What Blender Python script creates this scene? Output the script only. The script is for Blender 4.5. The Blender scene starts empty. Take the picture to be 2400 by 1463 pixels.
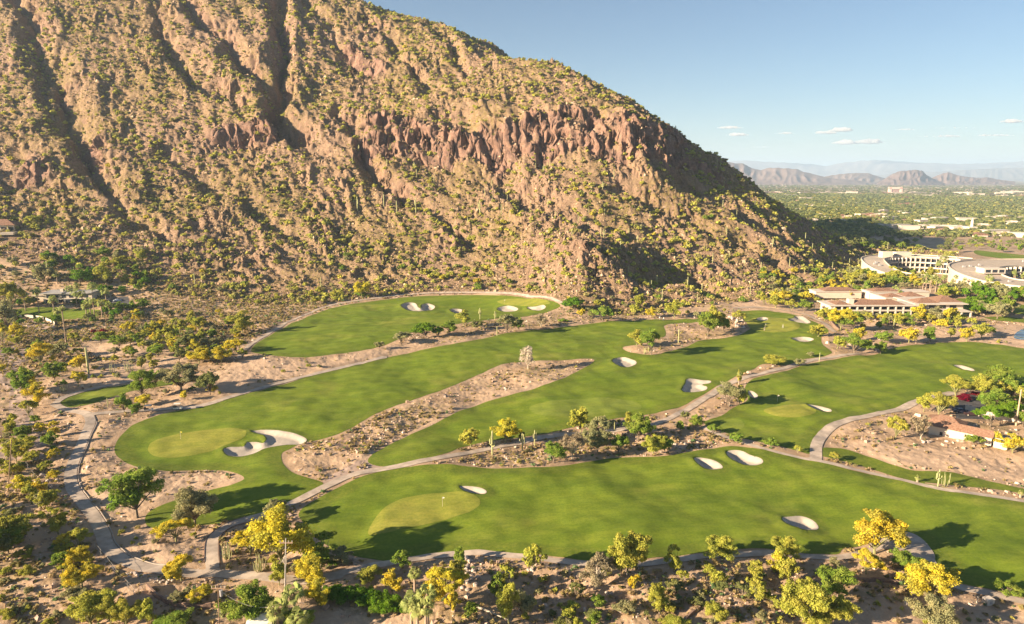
import bpy, math, random
import numpy as np
rng = np.random.default_rng(7)
random.seed(7)
SC = bpy.context.scene
COL = SC.collection
R = math.radians

# ------------------------------------------------------------------ camera
F = 1600.0; CX, CY = 1200.0, 731.5; PITCH = R(11.2); CH = 70.0
cp, sp = math.cos(PITCH), math.sin(PITCH)
cam = bpy.data.cameras.new('camera'); camo = bpy.data.objects.new('camera', cam); COL.objects.link(camo)
camo.location = (0, 0, CH); camo.rotation_euler = (R(90) - PITCH, 0, 0)
cam.sensor_width = 36.0; cam.lens = 36.0 * F / 2400.0; cam.clip_start = 1.0; cam.clip_end = 120000.0
SC.camera = camo

def pdir(px, py):
    x = (px - CX) / F; y = -(py - CY) / F
    return x, cp + y * sp, -sp + y * cp
def at_depth(px, py, Y):
    dx, dy, dz = pdir(px, py); s = Y / dy
    return dx * s, Y, CH + dz * s
def at_z(px, py, z=0.0):
    dx, dy, dz = pdir(px, py); s = (z - CH) / dz
    return dx * s, dy * s, z

# ------------------------------------------------------------------ noise
def _hash(ix, iy, seed):
    h = (ix.astype(np.int64) * 374761393 + iy.astype(np.int64) * 668265263 + seed * 1442695041) & 0x7fffffff
    h = ((h ^ (h >> 13)) * 1274126177) & 0x7fffffff
    return (h ^ (h >> 16)) & 1023
_GA = np.linspace(0, 2 * np.pi, 1024, endpoint=False)
_GX, _GY = np.cos(_GA), np.sin(_GA)
def pn(x, y, seed=0):
    x = np.asarray(x, float); y = np.asarray(y, float)
    fx, fy = np.floor(x), np.floor(y); u, v = x - fx, y - fy
    ix, iy = fx.astype(np.int64), fy.astype(np.int64)
    su = u * u * u * (u * (u * 6 - 15) + 10); sv = v * v * v * (v * (v * 6 - 15) + 10)
    def g(a, b):
        h = _hash(ix + a, iy + b, seed); return _GX[h] * (u - a) + _GY[h] * (v - b)
    a, b, c, d = g(0, 0), g(1, 0), g(0, 1), g(1, 1)
    return (a + su * (b - a) + sv * ((c + su * (d - c)) - (a + su * (b - a)))) * 1.5
def fbm(x, y, s, o=4, seed=0, gain=.5):
    r = 0; a = 1.0; t = 0
    for k in range(o):
        r = r + a * pn(x / s, y / s, seed + k * 17); t += a; a *= gain; s *= .5
    return r / t
def ridged(x, y, s, o=3, seed=0, gain=.5):
    r = 0; a = 1.0; t = 0
    for k in range(o):
        r = r + a * (1 - np.abs(pn(x / s, y / s, seed + k * 23)) * 1.8); t += a; a *= gain; s *= .5
    return r / t
def ss(a, b, x):
    t = np.clip((x - a) / (b - a), 0, 1); return t * t * (3 - 2 * t)

# ------------------------------------------------------------------ base surface from control points
CT = [  # pixel x, pixel y, distance
 (-250,650,400),(-250,500,465),(-250,350,540),(-250,150,640),(-250,-50,740),
 (700,-60,790),(600,-130,820),(300,-130,800),(0,-120,775),(-250,-200,800),(900,60,850),(1000,110,870),(860,60,950),(1200,150,800),(0,760,352),(0,700,382),(0,620,420),(0,520,465),(0,420,520),(0,300,570),(0,150,640),(0,0,705),
 (300,700,386),(300,620,425),(300,520,480),(300,420,530),(300,300,580),(300,150,650),(300,0,720),
 (600,685,404),(600,600,450),(600,500,500),(600,400,545),(600,300,588),(600,150,655),(600,0,732),
 (850,694,398),(850,600,455),(850,480,515),(850,380,552),(850,280,598),(850,150,680),(850,5,760),
 (1100,682,405),(1100,600,450),(1100,500,500),(1100,420,535),(1100,330,562),(1100,240,592),(1100,180,650),(1100,92,712),
 (1250,690,392),(1230,620,420),(1340,578,405),(1400,650,385),(1440,715,372),(1350,540,452),
 (1300,480,492),(1300,400,528),(1300,320,552),(1300,250,580),(1300,200,612),(1300,148,665),
 (1500,700,382),(1560,640,425),(1500,560,468),(1500,460,506),(1500,390,522),(1500,320,545),(1500,262,600),(1550,395,522),(1610,400,552),(1600,345,585),(1600,480,508),
 (1680,700,392),(1700,640,440),(1700,560,478),(1700,470,532),(1700,382,605),(1650,440,555),(1780,500,545),
 (1850,690,410),(1850,620,465),(1850,560,515),(1850,502,590),
 (1960,670,440),(1960,630,500),(1990,612,545),(1900,565,545)]
P = [at_depth(*c) for c in CT]
for px, py, Y in [(1100,92,712),(1300,148,665),(1500,262,600),(1700,382,605),(1850,502,590)]:
    x, y, z = at_depth(px, py, Y)
    P.append((x + 55, y + 70, z * .62 if z > 90 else z * .5)); 
    P.append((x + 150, y + 190, z * .08 - 3))
for c in [(0,830),(0,1000),(0,1250),(0,1463),(600,760),(600,1000),(600,1250),(600,1463),(1200,740),(1200,900),(1200,1100),(1200,1300),(1200,1500),
          (1800,740),(1800,900),(1800,1100),(1800,1300),(1800,1463),(2400,740),(2400,900),(2400,1150),(2400,1463),(2700,800),(2700,1200),(-300,900),(-300,1200),
          (1500,760),(900,730),(2100,700),(2400,660),(2200,660),(1450,745),(1650,722)]:
    P.append(at_z(c[0], c[1], 0.0))
for c in [(-300, 760, 4)]: P.append(at_z(*c))
P += [(-160,1000,170),(60,980,30),(150,860,40),(250,850,-5),(500,800,-6),(800,800,-8),(420,620,-2),(620,620,-3),(150,1050,-7),(600,1100,-8),(-150,980,330),(-500,900,300),(-700,600,220),(0,1150,60),(-500,1250,80),(0,20,0),(100,40,0),(-100,40,0)]
P = np.array(P)
def _tps(r2): return np.where(r2 > 1e-12, .5 * r2 * np.log(np.maximum(r2, 1e-12)), 0)
_XY = P[:, :2] / 100.0; _n = len(P)
_K = _tps(((_XY[:, None] - _XY[None]) ** 2).sum(-1)) + np.eye(_n) * 0.02
_A = np.zeros((_n + 3, _n + 3)); _A[:_n, :_n] = _K; _A[:_n, _n] = 1; _A[:_n, _n + 1:] = _XY; _A[_n:, :_n] = _A[:_n, _n:].T
_W = np.linalg.solve(_A, np.concatenate([P[:, 2], [0, 0, 0]]))
def tps(x, y):
    x = x / 100.0; y = y / 100.0
    r = _W[_n] + _W[_n + 1] * x + _W[_n + 2] * y
    for i in range(_n):
        r = r + _W[i] * _tps((x - _XY[i, 0]) ** 2 + (y - _XY[i, 1]) ** 2)
    return r

# ------------------------------------------------------------------ polar grid
TH0, TH1, NT = R(-46), R(46), 1151
TH = np.linspace(TH0, TH1, NT); DT = TH[1] - TH[0]
rr = [42.0]
while rr[-1] < 930: rr.append(rr[-1] + min(max(.0030 * rr[-1], .32), 1.05))
while rr[-1] < 48000: rr.append(rr[-1] * 1.022 + .4)
RR = np.array(rr); NR = len(RR)
GX = RR[:, None] * np.sin(TH)[None]; GY = RR[:, None] * np.cos(TH)[None]     # (NR, NT)
RF = int(np.searchsorted(RR, 1600))
def base_surface():
    H = np.empty((NR, NT))
    # coarse evaluation, then interpolate (the spline is smooth)
    js = np.arange(0, NT, 5); rs = list(range(0, RF, 5)) + [RF]
    x = GX[np.ix_(rs, js)]; y = GY[np.ix_(rs, js)]
    c = tps(x.ravel(), y.ravel()).reshape(x.shape)
    t = np.empty((len(rs), NT))
    for k in range(len(rs)): t[k] = np.interp(np.arange(NT), js, c[k])
    for j in range(NT): H[:RF + 1, j] = np.interp(np.arange(RF + 1), rs, t[:, j])
    H[RF:] = -8
    w = ss(1000, 1400, RR)[:, None]
    # far to the left the mountain carries on; clamp the open flats
    return H * (1 - w) + (-8) * w
H0 = base_surface()
H0 = np.maximum(H0, -8.5)

def grid_at(G, x, y):
    x = np.asarray(x, float); y = np.asarray(y, float)
    r = np.hypot(x, y); th = np.arctan2(x, y)
    fi = np.interp(r, RR, np.arange(NR)); fj = np.clip((th - TH0) / DT, 0, NT - 1.001)
    i = np.clip(np.floor(fi).astype(int), 0, NR - 2); j = np.floor(fj).astype(int)
    u = fi - i; v = fj - j
    return (G[i, j] * (1 - u) * (1 - v) + G[i + 1, j] * u * (1 - v) + G[i, j + 1] * (1 - u) * v + G[i + 1, j + 1] * u * v)
def unproj(G, px, py):
    """the first point of the surface G on the ray through a pixel"""
    dx, dy, dz = pdir(px, py); th = math.atan2(dx, dy); te = dz / math.hypot(dx, dy)
    fj = min(max((th - TH0) / DT, 0), NT - 1.001); j = int(fj); v = fj - j
    prof = G[:, j] * (1 - v) + G[:, j + 1] * v
    d = prof - (CH + RR * te)
    k = np.argmax(d >= 0)
    if d[k] < 0: k = NR - 1
    if k == 0: r = RR[0]
    else:
        a, b = d[k - 1], d[k]; t = -a / (b - a) if b != a else 0; r = RR[k - 1] + (RR[k] - RR[k - 1]) * t
    return np.array([r * math.sin(th), r * math.cos(th), CH + r * te])
def U0(pts): return np.array([unproj(H0, *p) for p in pts])

# mountain weight: 1 on the slopes, 0 on the flat
def mountain_line():
    pts = [(-400,640),(0,600),(200,640),(400,690),(560,716),(700,712),(850,702),(1000,690),(1150,686),(1290,706),(1400,735),(1500,738),(1600,722),(1700,712),(1800,700),(1900,676),(1960,650)]
    p = U0(pts)[:, :2]
    return p
ML = mountain_line()
def polyline_dist(x, y, L):
    best = np.full(x.shape, 1e18); 
    for a, b in zip(L[:-1], L[1:]):
        ab = b - a; t = np.clip(((x - a[0]) * ab[0] + (y - a[1]) * ab[1]) / (ab @ ab), 0, 1)
        best = np.minimum(best, (x - a[0] - t * ab[0]) ** 2 + (y - a[1] - t * ab[1]) ** 2)
    return np.sqrt(best)
# polygon of the mountain in plan
MP = np.vstack([ML, [(330, 545), (420, 640), (380, 900), (0, 1400), (-1500, 1400), (-1500, 330)]])
def inside(x, y, poly):
    c = np.zeros(x.shape, bool); n = len(poly)
    for i in range(n):
        x0, y0 = poly[i]; x1, y1 = poly[(i + 1) % n]
        if y0 == y1: continue
        m = ((y0 > y) != (y1 > y)) & (x < (x1 - x0) * (y - y0) / (y1 - y0) + x0); c ^= m
    return c
S = slice(0, RF + 1)
X, Y = GX[S], GY[S]
mins = inside(X, Y, MP); md = polyline_dist(X, Y, np.vstack([MP, MP[:1]])) * np.where(mins, 1, -1)
MW = ss(-6, 45, md)           # smooth weight
Hm = H0.copy()
# gullies
def gully(pts, w, dep, G, rise=0.25):
    L = U0(pts)[:, :2]
    d = polyline_dist(X + 5 * pn(X / 14, Y / 14, 5) + 9 * pn(X / 37, Y / 37, 6), Y + 5 * pn(X / 14, Y / 14, 9), L)
    g = np.exp(-(d / w) ** 1.5)
    end = np.clip(np.hypot(X - L[0, 0], Y - L[0, 1]) / w, 0, 1)
    G[S] -= dep * 1.3 * g
    G[S] += dep * rise * np.exp(-((d - 2.0 * w) / (.9 * w)) ** 2)
GUL = [
 ([(40,-40),(70,60),(100,130),(130,200),(165,280),(185,340),(215,400),(270,440)], 13, 17),
 ([(0,420),(70,430),(160,440),(230,440)], 9, 7),
 ([(360,-20),(395,90),(440,150),(480,195),(560,235)], 9, 12),
 ([(430,-20),(500,70),(560,135),(620,190),(660,240)], 11, 14),
 ([(652,-40),(656,60),(655,150),(655,230),(662,285),(700,320)], 11, 24),
 ([(720,-30),(760,60),(820,120),(880,170)], 8, 8),
 ([(850,40),(930,100),(980,170),(1010,220)], 8, 9),
 ([(1010,60),(1060,130),(1100,170)], 7, 8),
 ([(800,260),(835,330),(880,400),(940,470)], 8, 9),
 ([(900,430),(980,470),(1050,520),(1110,580)], 6, 5),
 ([(1130,410),(1230,450),(1300,500),(1400,540)], 8, 7),
 ([(1240,430),(1370,500),(1480,560)], 6, 5),
 ([(1450,420),(1560,470),(1640,530),(1740,580)], 8, 7),
 ([(1560,400),(1660,450),(1760,520),(1850,570)], 9, 9),
 ([(1035,275),(1090,305),(1150,345),(1190,385)], 8, 9), ([(1290,285),(1300,330),(1280,372)], 5, 7), ([(1370,275),(1420,310),(1465,350)], 8, 9), ([(905,300),(930,335),(925,372)], 5, 6), ([(1215,290),(1230,340)], 4, 5),
 ([(1500,640),(1580,640),(1650,660),(1700,690)], 12, 7),
 ([(1740,560),(1800,600),(1870,650),(1910,670)], 8, 7),
 ([(400,350),(450,400),(520,440)], 7, 5), ([(560,470),(640,520),(700,560)], 6, 4),
 ([(270,470),(340,520),(420,570)], 6, 4)]
for gi, (g, w, dp) in enumerate(GUL): gully(g, w * (.66 if gi < 9 else .9), dp * (.72 if gi < 9 else .8), Hm)
# cliff bands: a step along a line, decaying to both sides
CLIFF = np.zeros(X.shape)
def cliff(pts, drop, w, decay, up, dn, seed, jag=7.0):
    L = U0(pts)[:, :2]
    wx = X + jag * .5 * fbm(X, Y, 30, 3, seed); wy = Y + jag * 1.5 * fbm(X * 1.0, Y * .4, 42, 2, seed + 1) + jag * .9 * (ridged(X + .5 * Y, Y * .5, 24, 2, seed + 3) - .5) + jag * .55 * fbm(X, Y * .6, 8, 3, seed + 5)
    d = polyline_dist(wx, wy, L)
    # side: + uphill (beyond the line as seen in plan, larger y)
    yl = np.interp(wx, L[np.argsort(L[:, 0]), 0], L[np.argsort(L[:, 0]), 1])
    s = np.where(wy > yl, d, -d)
    x0, x1 = L[:, 0].min(), L[:, 0].max()
    endw = ss(x0 - 6, x0 + 12, wx) * (1 - ss(x1 - 14, x1 + 6, wx))
    w = w * (.8 + .9 * ss(-.2, .3, fbm(X, Y, 33, 2, seed + 8))); st = (ss(-w, w, s) - .5) * drop * (.8 + .55 * fbm(X, X * 0, 40, 2, seed + 7)) * np.where(s > 0, np.exp(-np.maximum(s, 0) / up), np.exp(-np.maximum(-s, 0) / dn))
    Hm[S] += st * endw
    CLIFF[:] = np.maximum(CLIFF, endw * np.exp(-(np.abs(s) / (w * 1.8)) ** 2) * (.55 + .45 * ss(-.15, .15, fbm(X, Y, 26, 2, seed + 40))))
CLP = [(815,345),(860,330),(930,320),(1000,335),(1060,345),(1120,350),(1190,335),(1270,325),(1350,320),(1430,318),(1500,330),(1560,350),(1620,365),(1700,400)]
cliff([(a_, b_ + 16) for a_, b_ in CLP], 9, 2.2, 0, 15, 12, 11, 8)
cliff([(a_, b_ - 4) for a_, b_ in CLP[:-1]], 13, 2.6, 0, 15, 13, 12, 10)
cliff([(a_, b_ - 22) for a_, b_ in CLP[1:-1]], 9, 2.0, 0, 16, 14, 14, 8)
cliff([(480,325),(530,322),(590,318),(640,322),(680,318)], 17, 3, 0, 20, 20, 21, 6)
cliff([(40,410),(90,405),(130,410)], 14, 4, 0, 16, 16, 31, 5)
cliff([(190,330),(230,335),(265,338)], 9, 3, 0, 14, 14, 41, 4)
cliff([(800,130),(850,150),(910,170)], 12, 3, 0, 16, 16, 51, 5)
_keep = CLIFF.copy(); cliff([(1210,600),(1290,590),(1360,590),(1440,640)], 6, 4, 0, 20, 20, 61, 5); CLIFF[:] = _keep + (CLIFF - _keep) * .25
# broken faces
Hm[S] += CLIFF * (np.abs(pn(X / 5.5, Y / 5.5, 66)) * 7.0 + np.abs(pn(X / 2.4, Y / 2.4, 67)) * 2.6 - 2.2)
# downhill-running ridges and rocky relief
a = R(-38); ca, sa = math.cos(a), math.sin(a)
u = X * ca - Y * sa; v = X * sa + Y * ca
wn = fbm(X, Y, 40, 2, 71) * 12
MWr = MW * ss(0, 60, md)
Hm[S] += MWr * (ridged(u * 1.0 + wn, v * .32, 34, 3, 81) - .55) * 5.5 * (0.55 + .45 * ss(20, 90, H0[S]))
Hm[S] += MW * (ridged(u + wn * .4, v * .6, 13, 3, 91) - .55) * 3.4
rock = ss(-.1, .35, fbm(X, Y, 45, 3, 99) + .5 * CLIFF)
KN = unproj(H0, 1370, 640); knoll = np.exp(-(((X - KN[0]) / 38) ** 2 + ((Y - KN[1]) / 30) ** 2))
rock = np.clip(rock + knoll * .8 + CLIFF, 0, 1)
Hm[S] += MW * (rock * 2.6 + .7) * (ridged(X, Y, 6.5, 3, 111, .6) - .5)
Hm[S] += MW * (rock * 1.0 + .35) * np.abs(pn(X / 2.6, Y / 2.6, 121)) * 2.0
crag = ss(.0, .35, fbm(X, Y, 38, 3, 231)) * MW
Hm[S] += crag * np.maximum(0, ridged(u * .9, v * .7, 11, 3, 241, .6) - .52) * 8
Hm[S] += crag * np.maximum(0, ridged(X, Y, 4.5, 2, 251) - .5) * 3.2
# golf course undulation
CW = (1 - ss(-25, 5, md)) * (1 - ss(480, 620, np.hypot(X, Y)))
Hm[S] += CW * (fbm(X, Y, 55, 2, 131) * 1.5 + fbm(X, Y, 17, 3, 137) * .85)
Hm[S] += (1 - CW) * (1 - MW) * fbm(X, Y, 60, 2, 133) * 1.0
def U(px, py): return unproj(Hm, px, py)

# ------------------------------------------------------------------ regions
def smooth_closed(p, n=5):
    p = np.asarray(p); N = len(p); out = []
    for i in range(N):
        p0, p1, p2, p3 = p[i - 1], p[i], p[(i + 1) % N], p[(i + 2) % N]
        for k in range(n):
            t = k / n; out.append(.5 * ((2 * p1) + (-p0 + p2) * t + (2 * p0 - 5 * p1 + 4 * p2 - p3) * t * t + (-p0 + 3 * p1 - 3 * p2 + p3) * t ** 3))
    return np.array(out)
def smooth_open(p, n=6):
    p = np.asarray(p); q = np.vstack([2 * p[0] - p[1], p, 2 * p[-1] - p[-2]]); out = []
    for i in range(1, len(q) - 2):
        p0, p1, p2, p3 = q[i - 1], q[i], q[i + 1], q[i + 2]
        for k in range(n):
            t = k / n; out.append(.5 * ((2 * p1) + (-p0 + p2) * t + (2 * p0 - 5 * p1 + 4 * p2 - p3) * t * t + (-p0 + 3 * p1 - 3 * p2 + p3) * t ** 3))
    out.append(q[-2]); return np.array(out)
class Region:
    def __init__(s, name): s.name = name; s.sd = np.full(X.shape, -1e9); s.nx = np.zeros(X.shape); s.ny = np.zeros(X.shape)
    def _nearest(s, L, closed, pad):
        L = np.asarray(L); lo = L.min(0) - pad; hi = L.max(0) + pad
        m = (X > lo[0]) & (X < hi[0]) & (Y > lo[1]) & (Y < hi[1]); idx = np.nonzero(m)
        x, y = X[idx], Y[idx]; bd = np.full(x.shape, 1e18); bx = np.zeros(x.shape); by = np.zeros(x.shape)
        Q = np.vstack([L, L[:1]]) if closed else L
        for a, b in zip(Q[:-1], Q[1:]):
            ab = b - a; q = ab @ ab
            if q < 1e-9: continue
            t = np.clip(((x - a[0]) * ab[0] + (y - a[1]) * ab[1]) / q, 0, 1); cx = a[0] + t * ab[0]; cy = a[1] + t * ab[1]
            d = (x - cx) ** 2 + (y - cy) ** 2; k = d < bd; bd = np.where(k, d, bd); bx = np.where(k, cx, bx); by = np.where(k, cy, by)
        return idx, x, y, np.sqrt(bd), bx, by
    def _put(s, idx, sd, bx, by):
        k = sd > s.sd[idx]; ii = (idx[0][k], idx[1][k]); s.sd[ii] = sd[k]; s.nx[ii] = bx[k]; s.ny[ii] = by[k]
    def poly(s, pts, sm=True, world=False):
        L = np.asarray(pts, float) if world else np.array([U(*p)[:2] for p in pts])
        if sm: L = smooth_closed(L, 4)
        idx, x, y, d, bx, by = s._nearest(L, True, 4.0)
        ins = inside(x, y, L); s._put(idx, np.where(ins, d, -d), bx, by); return L
    def path(s, pts, w):
        L = np.array([U(*p)[:2] for p in pts]); L = smooth_open(L, 6)
        idx, x, y, d, cx, cy = s._nearest(L, False, w + 3); hw = w / 2
        k = np.maximum(d, 1e-6); bx = cx + (x - cx) / k * hw; by = cy + (y - cy) / k * hw
        s._put(idx, hw - d, bx, by); return L
turf = Region('turf')
F2 = [(268,1054),(285,1020),(325,990),(400,966),(500,948),(600,918),(680,897),(760,872),(860,850),(960,828),(1060,807),(1150,790),(1260,773),(1340,765),(1400,757),(1470,752),(1560,750),(1620,748),(1650,770),(1740,750),(1735,730),(1800,728),(1860,738),(1910,755),(1942,775),(1925,790),(1930,810),(1950,826),(1930,836),(1880,843),(1840,856),(1790,853),(1760,868),(1720,885),(1680,905),(1640,930),(1600,952),(1540,968),(1450,980),(1340,1002),(1230,1024),(1150,1034),(1085,1048),(1045,1063),(1000,1075),(940,1090),(895,1094),(862,1082),(885,1058),(950,1025),(1000,1003),(1060,972),(1120,950),(1200,925),(1290,898),(1335,880),(1388,851),(1383,841),(1300,845),(1200,850),(1130,875),(1060,905),(990,930),(900,962),(830,1000),(780,1022),(712,1038),(677,1054),(660,1064),(664,1088),(690,1110),(720,1120),(757,1133),(740,1152),(690,1178),(600,1208),(520,1225),(460,1232),(380,1238),(350,1236),(340,1220),(350,1200),(385,1182),(440,1165),(500,1147),(545,1136),(572,1123),(560,1112),(520,1103),(450,1103),(385,1104),(325,1096),(285,1078)]
turf.poly(F2)
turf.poly([(588,824),(600,806),(640,782),(690,755),(760,728),(830,712),(950,697),(1080,692),(1200,694),(1270,702),(1313,715),(1290,729),(1240,741),(1130,752),(1060,762),(975,778),(930,797),(900,810),(870,818),(800,829),(720,838),(650,835),(610,830)])
F3 = [(703,1198),(760,1160),(830,1125),(900,1104),(1010,1089),(1100,1094),(1200,1098),(1300,1094),(1400,1079),(1480,1072),(1560,1069),(1640,1055),(1700,1047),(1760,1050),(1850,1067),(1950,1090),(2100,1122),(2250,1150),(2400,1173),(2560,1196),(2700,1260),(2700,1400),(2560,1440),(2400,1400),(2320,1381),(2235,1362),(2200,1330),(2188,1306),(2170,1272),(2115,1250),(2060,1262),(2015,1281),(1977,1286),(1958,1300),(1870,1296),(1790,1286),(1731,1287),(1660,1294),(1600,1302),(1500,1312),(1420,1318),(1362,1313),(1300,1305),(1223,1298),(1123,1290),(1046,1294),(980,1305),(915,1316),(850,1308),(790,1290),(740,1260),(710,1225)]
turf.poly(F3)
turf.poly([(1650,992),(1690,975),(1715,958),(1752,938),(1745,912),(1765,888),(1830,872),(1900,852),(1990,836),(2050,832),(2080,820),(2160,808),(2240,802),(2320,806),(2400,817),(2600,840),(2620,890),(2400,900),(2300,900),(2220,925),(2139,951),(2060,966),(2012,979),(1965,992),(1927,1012),(1904,1035),(1900,1064),(1850,1052),(1760,1032),(1692,1011)])
turf.poly([(1927,1050),(1985,1054),(2042,1073),(2100,1092),(2146,1104),(2235,1108),(2312,1127),(2400,1146),(2520,1170),(2510,1178),(2400,1158),(2331,1147),(2216,1136),(2139,1127),(2023,1094),(1927,1070)])
turf.poly([(142,944),(152,932),(210,917),(290,903),(340,897),(400,888),(460,880),(450,893),(380,905),(320,915),(260,932),(200,950),(165,955)])
turf.poly([(40,740),(130,749),(215,746),(232,726),(120,720),(45,724)])
turf.poly([(1560,758),(1600,752),(1700,738),(1690,745),(1640,755),(1600,764)])
turf.poly([(2285,587),(2330,591),(2400,598),(2500,606),(2500,625),(2400,613),(2330,604),(2290,597)])
turf.poly([(2306,744),(2350,742),(2400,747),(2500,752),(2500,764),(2400,757),(2340,752)])
turf.poly([(2245,700),(2330,710),(2400,715),(2480,725),(2480,745),(2400,738),(2300,728),(2250,735),(2225,720)])
isl = Region('island')
isl.poly([(1459,814),(1481,827),(1528,832),(1566,824),(1603,815),(1650,797),(1688,794),(1731,786),(1750,776),(1760,768),(1744,752),(1715,738),(1690,742),(1660,750),(1622,757),(1575,759),(1556,764),(1560,777),(1556,790),(1519,796),(1504,806)])
k_ = (isl.sd > -6) & (-isl.sd < turf.sd); turf.sd[k_] = -isl.sd[k_]; turf.nx[k_] = isl.nx[k_]; turf.ny[k_] = isl.ny[k_]
green = Region('green')
GREENS = [[(862,1252),(893,1200),(945,1170),(1050,1156),(1110,1163),(1126,1182),(1100,1202),(1040,1222),(960,1238),(900,1252)],
 [(348,1060),(360,1036),(420,1018),(500,1008),(568,1008),(574,1025),(530,1045),(500,1058),(440,1071),(380,1074)],
 [(1790,962),(1850,950),(1900,953),(1912,968),(1880,978),(1820,977)],
 [(1165,708),(1200,701),(1250,700),(1290,711),(1250,718),(1190,716)],
 [(1752,752),(1800,744),(1855,752),(1875,768),(1830,780),(1765,774)],
 [(1240,957),(1290,940),(1400,932),(1480,940),(1500,960),(1400,972),(1290,976)],
 [(1690,985),(1730,983),(1745,1000),(1720,1010),(1692,1003)]]
for g in GREENS[:-2]: green.poly(g)
tee = GREENS[5:]
sand = Region('sand')
def cr(l, ox, oy, s): return [(ox + a / s, oy + b / s) for a, b in l]
c2 = 2.599
BUNK = [cr([(1532,292),(1620,283),(1720,290),(1810,310),(1868,340),(1840,370),(1740,375),(1620,395),(1540,430),(1450,447),(1390,440),(1362,412),(1390,392),(1460,388),(1492,384),(1512,362),(1560,358),(1606,364),(1626,342),(1608,318),(1560,304)],0,900,c2),
 cr([(720,632),(760,627),(840,635),(884,657),(870,675),(800,672),(745,655)],800,900,c2),
 cr([(68,462),(110,453),(190,470),(240,502),(235,520),(170,525),(110,505)],1600,900,c2),
 cr([(268,418),(310,407),(370,415),(420,440),(480,460),(487,485),(440,500),(370,495),(310,470),(275,445)],1600,900,c2),
 cr([(607,822),(650,815),(720,810),(790,835),(825,872),(815,893),(750,893),(670,870),(620,850)],1600,900,c2),
 cr([(760,130),(830,138),(900,158),(900,174),(840,167),(780,150)],1600,900,c2),
 cr([(400,48),(430,50),(458,72),(445,92),(408,80)],1600,900,c2),
 cr([(1905,1225),(1960,1222),(2045,1250),(2040,1263),(1960,1250)],1600,450,3),
 cr([(0,1385),(20,1350),(30,1322),(80,1318),(140,1328),(195,1332),(192,1348),(130,1358),(172,1375),(155,1400),(60,1412),(0,1405)],1600,450,3),
 cr([(768,1032),(830,1022),(900,1028),(922,1042),(870,1056),(800,1050)],1600,450,3),
 cr([(748,898),(785,888),(790,876),(850,880),(898,915),(880,927),(800,920),(752,912)],1600,450,3),
 cr([(522,897),(560,884),(600,895),(585,911),(530,910)],1600,450,3),
 cr([(1905,1190),(1960,1168),(2020,1172),(2077,1202),(2030,1232),(1950,1225)],800,450,3),
 cr([(420,800),(470,780),(520,785),(540,812),(560,822),(568,798),(610,787),(657,805),(640,830),(560,840),(470,834)],800,450,3),
 cr([(765,832),(820,824),(862,838),(850,852),(795,853)],800,450,3),
 cr([(1098,822),(1170,802),(1242,820),(1220,840),(1130,842)],800,450,3),
 cr([(1308,814),(1370,808),(1420,798),(1437,815),(1390,836),(1330,832)],800,450,3)]
for b in BUNK: sand.poly(b)
path = Region('path')
PATHS = [
 ([(128,948),(160,962),(200,970),(212,990),(200,1020),(188,1050),(172,1085),(165,1115),(170,1145),(195,1180),(222,1215),(240,1250),(250,1280),(275,1305),(310,1322),(350,1334),(420,1342),(500,1346),(580,1350),(660,1358),(730,1360),(790,1350)],2.6),
 ([(760,1356),(850,1332),(930,1318),(1010,1305),(1100,1297),(1190,1303),(1290,1314),(1370,1322),(1450,1324),(1530,1320),(1610,1310),(1700,1302),(1790,1297),(1870,1303),(1950,1308),(2010,1300),(2060,1283),(2100,1270),(2140,1275),(2170,1300),(2190,1330),(2230,1370),(2310,1390),(2400,1412),(2560,1450)],1.8),
 ([(500,1345),(496,1300),(500,1262),(530,1236),(590,1216),(650,1196),(710,1168),(770,1138),(840,1110),(950,1090),(1040,1072),(1110,1060),(1180,1045),(1240,1032),(1310,1020),(1400,1015),(1500,1000),(1560,985),(1620,955),(1660,930),(1700,903),(1750,884),(1800,872),(1850,860),(1900,845),(1960,836),(2010,830)],2.3),
 ([(212,972),(280,966),(350,962),(430,957),(500,944),(600,914),(700,886),(800,862),(900,838)],2.6),
 ([(128,948),(150,932),(200,916),(260,903),(310,893)],2.2),
 ([(1912,1075),(1915,1040),(1938,1010),(1980,988),(2040,974),(2110,960),(2170,935),(2230,922)],2.9),
 ([(1650,1004),(1700,1025),(1800,1055),(1912,1080),(2050,1112),(2200,1146),(2400,1176),(2560,1200)],1.6),
 ([(560,838),(590,806),(640,776),(690,749),(755,722),(830,706),(950,691),(1080,686),(1200,688),(1275,697),(1320,712)],2.0),
 ([(1720,722),(1790,722),(1860,731),(1920,752),(1955,778)],2.0),
 ([(2290,584),(2340,588),(2420,597)],4.0)]
PLINES = [path.path(p, w) for p, w in PATHS]
path.poly([(2040,1272),(2100,1248),(2140,1252),(2172,1275),(2192,1310),(2160,1318),(2110,1290),(2060,1288)])
dirt = Region('dirt')
dirt.poly([(-200,810),(-40,812),(60,812),(75,835),(40,865),(45,905),(70,950),(90,1000),(115,1040),(125,1065),(60,1075),(-60,1080),(-60,1050),(30,1040),(20,960),(0,900),(-200,900)])
dirt.poly([(760,1125),(830,1085),(872,1078),(890,1096),(830,1112),(775,1135)])
dirt.poly([(-60,745),(30,748),(90,752),(128,762),(128,772),(60,790),(-60,790)])
lot = Region('lot')
lot.poly([(2238,945),(2262,925),(2300,925),(2330,950),(2330,985),(2240,985)], sm=False)
lot.poly([(250,700),(300,695),(305,715),(255,722)], sm=False)
water = Region('water')
water.poly([(2376,790),(2390,775),(2420,768),(2500,775),(2500,800),(2400,797)])

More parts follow.
